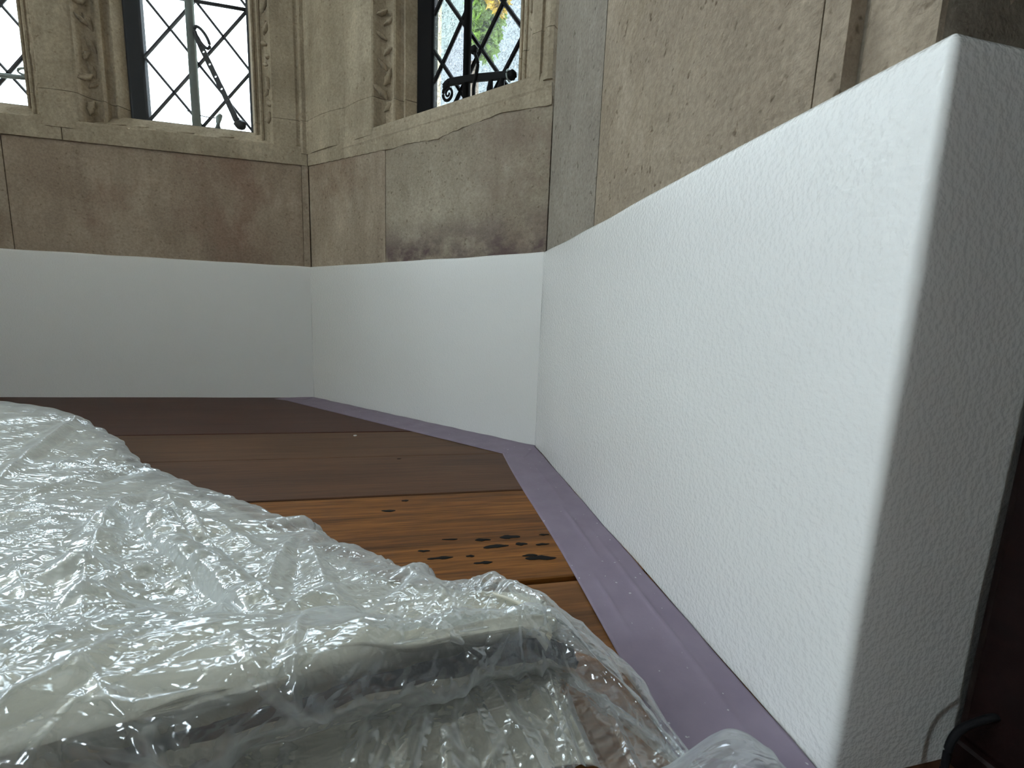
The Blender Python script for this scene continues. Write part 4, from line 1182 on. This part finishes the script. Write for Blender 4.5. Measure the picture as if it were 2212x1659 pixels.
for k in range(46):       # long sweeping folds
    x0 = rg.uniform(-0.28, 0.27); q0 = rg.uniform(0.0, 0.4) * rg.uniform(0.3, 1)
    L = rg.uniform(0.08, 0.2); wd = rg.uniform(0.005, 0.012)
    crease(x0, q0, rg.normal(0.75, 0.5), L, wd, rg.choice((-1, 1)) * wd * rg.uniform(0.15, 0.3))
# pleats hanging down the front face
front = np.clip((tv - 8.2) / 1.5, 0, 1)[None, :]
for k in range(26):
    x0 = rg.uniform(0.05, 0.29); wd = rg.uniform(0.002, 0.006); lean = rg.normal(0, 0.35)
    d = (Xs - x0) + (Q + 0.02) * lean
    disp += front * rg.uniform(0.2, 0.55) * wd * np.clip(1 - np.abs(d) / wd, 0, 1)
for k in range(110):
    x0 = rg.uniform(0.05, 0.30); q0 = rg.uniform(-0.075, 0.012); L = rg.uniform(0.012, 0.04); wd = rg.uniform(0.0012, 0.0035)
    crease(x0, q0, rg.normal(1.45, 0.55), L, wd, rg.choice((-1, 1)) * wd * rg.uniform(0.2, 0.5))
for (xa, qa, xb, qb, wd_, am_) in ((0.145, 0.02, 0.185, -0.022, 0.0035, 0.5), (0.115, 0.012, 0.19, 0.004, 0.004, 0.4), (0.165, 0.03, 0.172, -0.02, 0.003, 0.5), (0.20, 0.012, 0.235, -0.01, 0.003, 0.5),
        (0.235, 0.014, 0.262, -0.006, 0.003, 0.45), (0.12, -0.005, 0.185, -0.028, 0.004, 0.5), (0.10, 0.02, 0.15, -0.02, 0.003, 0.5), (0.205, 0.03, 0.255, 0.006, 0.004, 0.4), (0.05, 0.02, 0.13, 0.0, 0.005, 0.4), (0.22, 0.0, 0.24, -0.02, 0.0025, 0.5)):
    crease((xa + xb) / 2, (qa + qb) / 2, math.atan2(qb - qa, xb - xa), math.hypot(xb - xa, qb - qa) * 1.15, wd_, wd_ * am_)
# the tube-like fold lying across the heap
p0, p1 = np.array([0.012, -0.556]), np.array([0.150, -0.700])
Yw = S[..., 1]; ax_ = (p1 - p0) / np.linalg.norm(p1 - p0); Lr = np.linalg.norm(p1 - p0)
al = (Xs - p0[0]) * ax_[0] + (Yw - p0[1]) * ax_[1]; ds = -(Xs - p0[0]) * ax_[1] + (Yw - p0[1]) * ax_[0]
wn = np.clip(np.minimum(al / 0.01, (Lr - al) / 0.02), 0, 1) * (tv[None, :] < 7.2)
disp += wn * 0.0085 * np.sqrt(np.clip(1 - (ds / 0.0085) ** 2, 0, 1))
disp += 0.0007 * np.sin(Xs * 130 + Q * 60) * np.sin(Q * 170 - Xs * 40)
disp = np.maximum(disp, np.where(tv[None, :] > 7.8, -0.0006, -0.004))
fade = np.clip(tv / 0.6, 0, 1)[None, :]
T = S + n_ * (disp * fade + 0.0008)[..., None]
T[..., 2] = np.maximum(T[..., 2], 0.0012)
sheet = props(grid_obj('plastic_sheet', T, PLASTIC, attr=foldness(disp, 0.001, 1.6) * (1 - 0.2 * (tv[None, :] > 7.8)) + 0.20 * np.clip((tv[None, :] - 7.6) / 0.6, 0, 1) * np.clip((9.0 - tu_dense[:, None]) / 2.5, 0.35, 1)), 'crumpled clear plastic sheet spread over the drop cloth in the foreground', 'plastic sheet')  # front opacity also raised to brighten the poorly lit face
# rounded lobe of the same sheet lying on the tape near the white corner
LB_ = [(0.215, -0.815, 0.004), (0.250, -0.800, 0.020), (0.270, -0.793, 0.028), (0.293, -0.787, 0.036), (0.308, -0.784, 0.0375), (0.322, -0.787, 0.026), (0.336, -0.795, 0.012), (0.350, -0.806, 0.003)]
rows = []
for (x, y_, z) in LB_:
    rows.append([(x, y_ + 0.022, 0.0016), (x, y_ + 0.012, z * 0.55), (x, y_ + 0.003, z * 0.93), (x, y_ - 0.006, z), (x - 0.002, y_ - 0.020, z * 0.95), (x - 0.004, y_ - 0.036, z * 0.8)])
G = np.array(rows)
S = catmull(G, np.linspace(0, len(LB_) - 1, 150)); S = np.swapaxes(catmull(np.swapaxes(S, 0, 1), np.linspace(0, 5, 90)), 0, 1)
n_ = normals(S); n_ = n_ if n_[..., 2].mean() > 0 else -n_; d2 = np.zeros(S.shape[:2])
for k in range(40):
    x0 = rg.uniform(0.22, 0.35); y0 = rg.uniform(-0.83, -0.77); an = rg.normal(1.0, 0.7); L = rg.uniform(0.015, 0.05); wd = rg.uniform(0.0015, 0.004)
    a = (S[..., 0] - x0) * math.cos(an) + (S[..., 1] - y0) * math.sin(an); d = -(S[..., 0] - x0) * math.sin(an) + (S[..., 1] - y0) * math.cos(an)
    d2 += rg.choice((-1, 1)) * wd * 0.25 * np.clip(1 - np.abs(d) / wd, 0, 1) * np.clip(1 - (2 * a / L) ** 2, 0, 1)
T = S + n_ * d2[..., None]; T[..., 2] = np.maximum(T[..., 2], 0.0016)
grid_obj('sheet_lobe', T, PLASTIC, sheet, attr=foldness(d2, 0.001, 3.0))

# ------------------------------------------------------------------ black cable looping out from the casing
bm = bmesh.new()
tube(bm, smoothpath([(0.4300, YD - 0.016, 0.010), (0.4180, YD - 0.013, 0.0285), (0.4087, YD - 0.0115, 0.0300), (0.4030, YD - 0.0100, 0.0275), (0.3980, YD - 0.0090, 0.0245), (0.3952, YD - 0.0085, 0.0195), (0.3945, YD - 0.0085, 0.0120), (0.3955, YD - 0.0090, 0.0040), (0.4020, YD - 0.0140, 0.0018), (0.4300, YD - 0.03, 0.0018)], 6), 0.0012, 10)
props(bobj('cable', bm, CABLE, smooth=True), 'thin black cable looping to the floor beside the dark wood casing', 'cable')
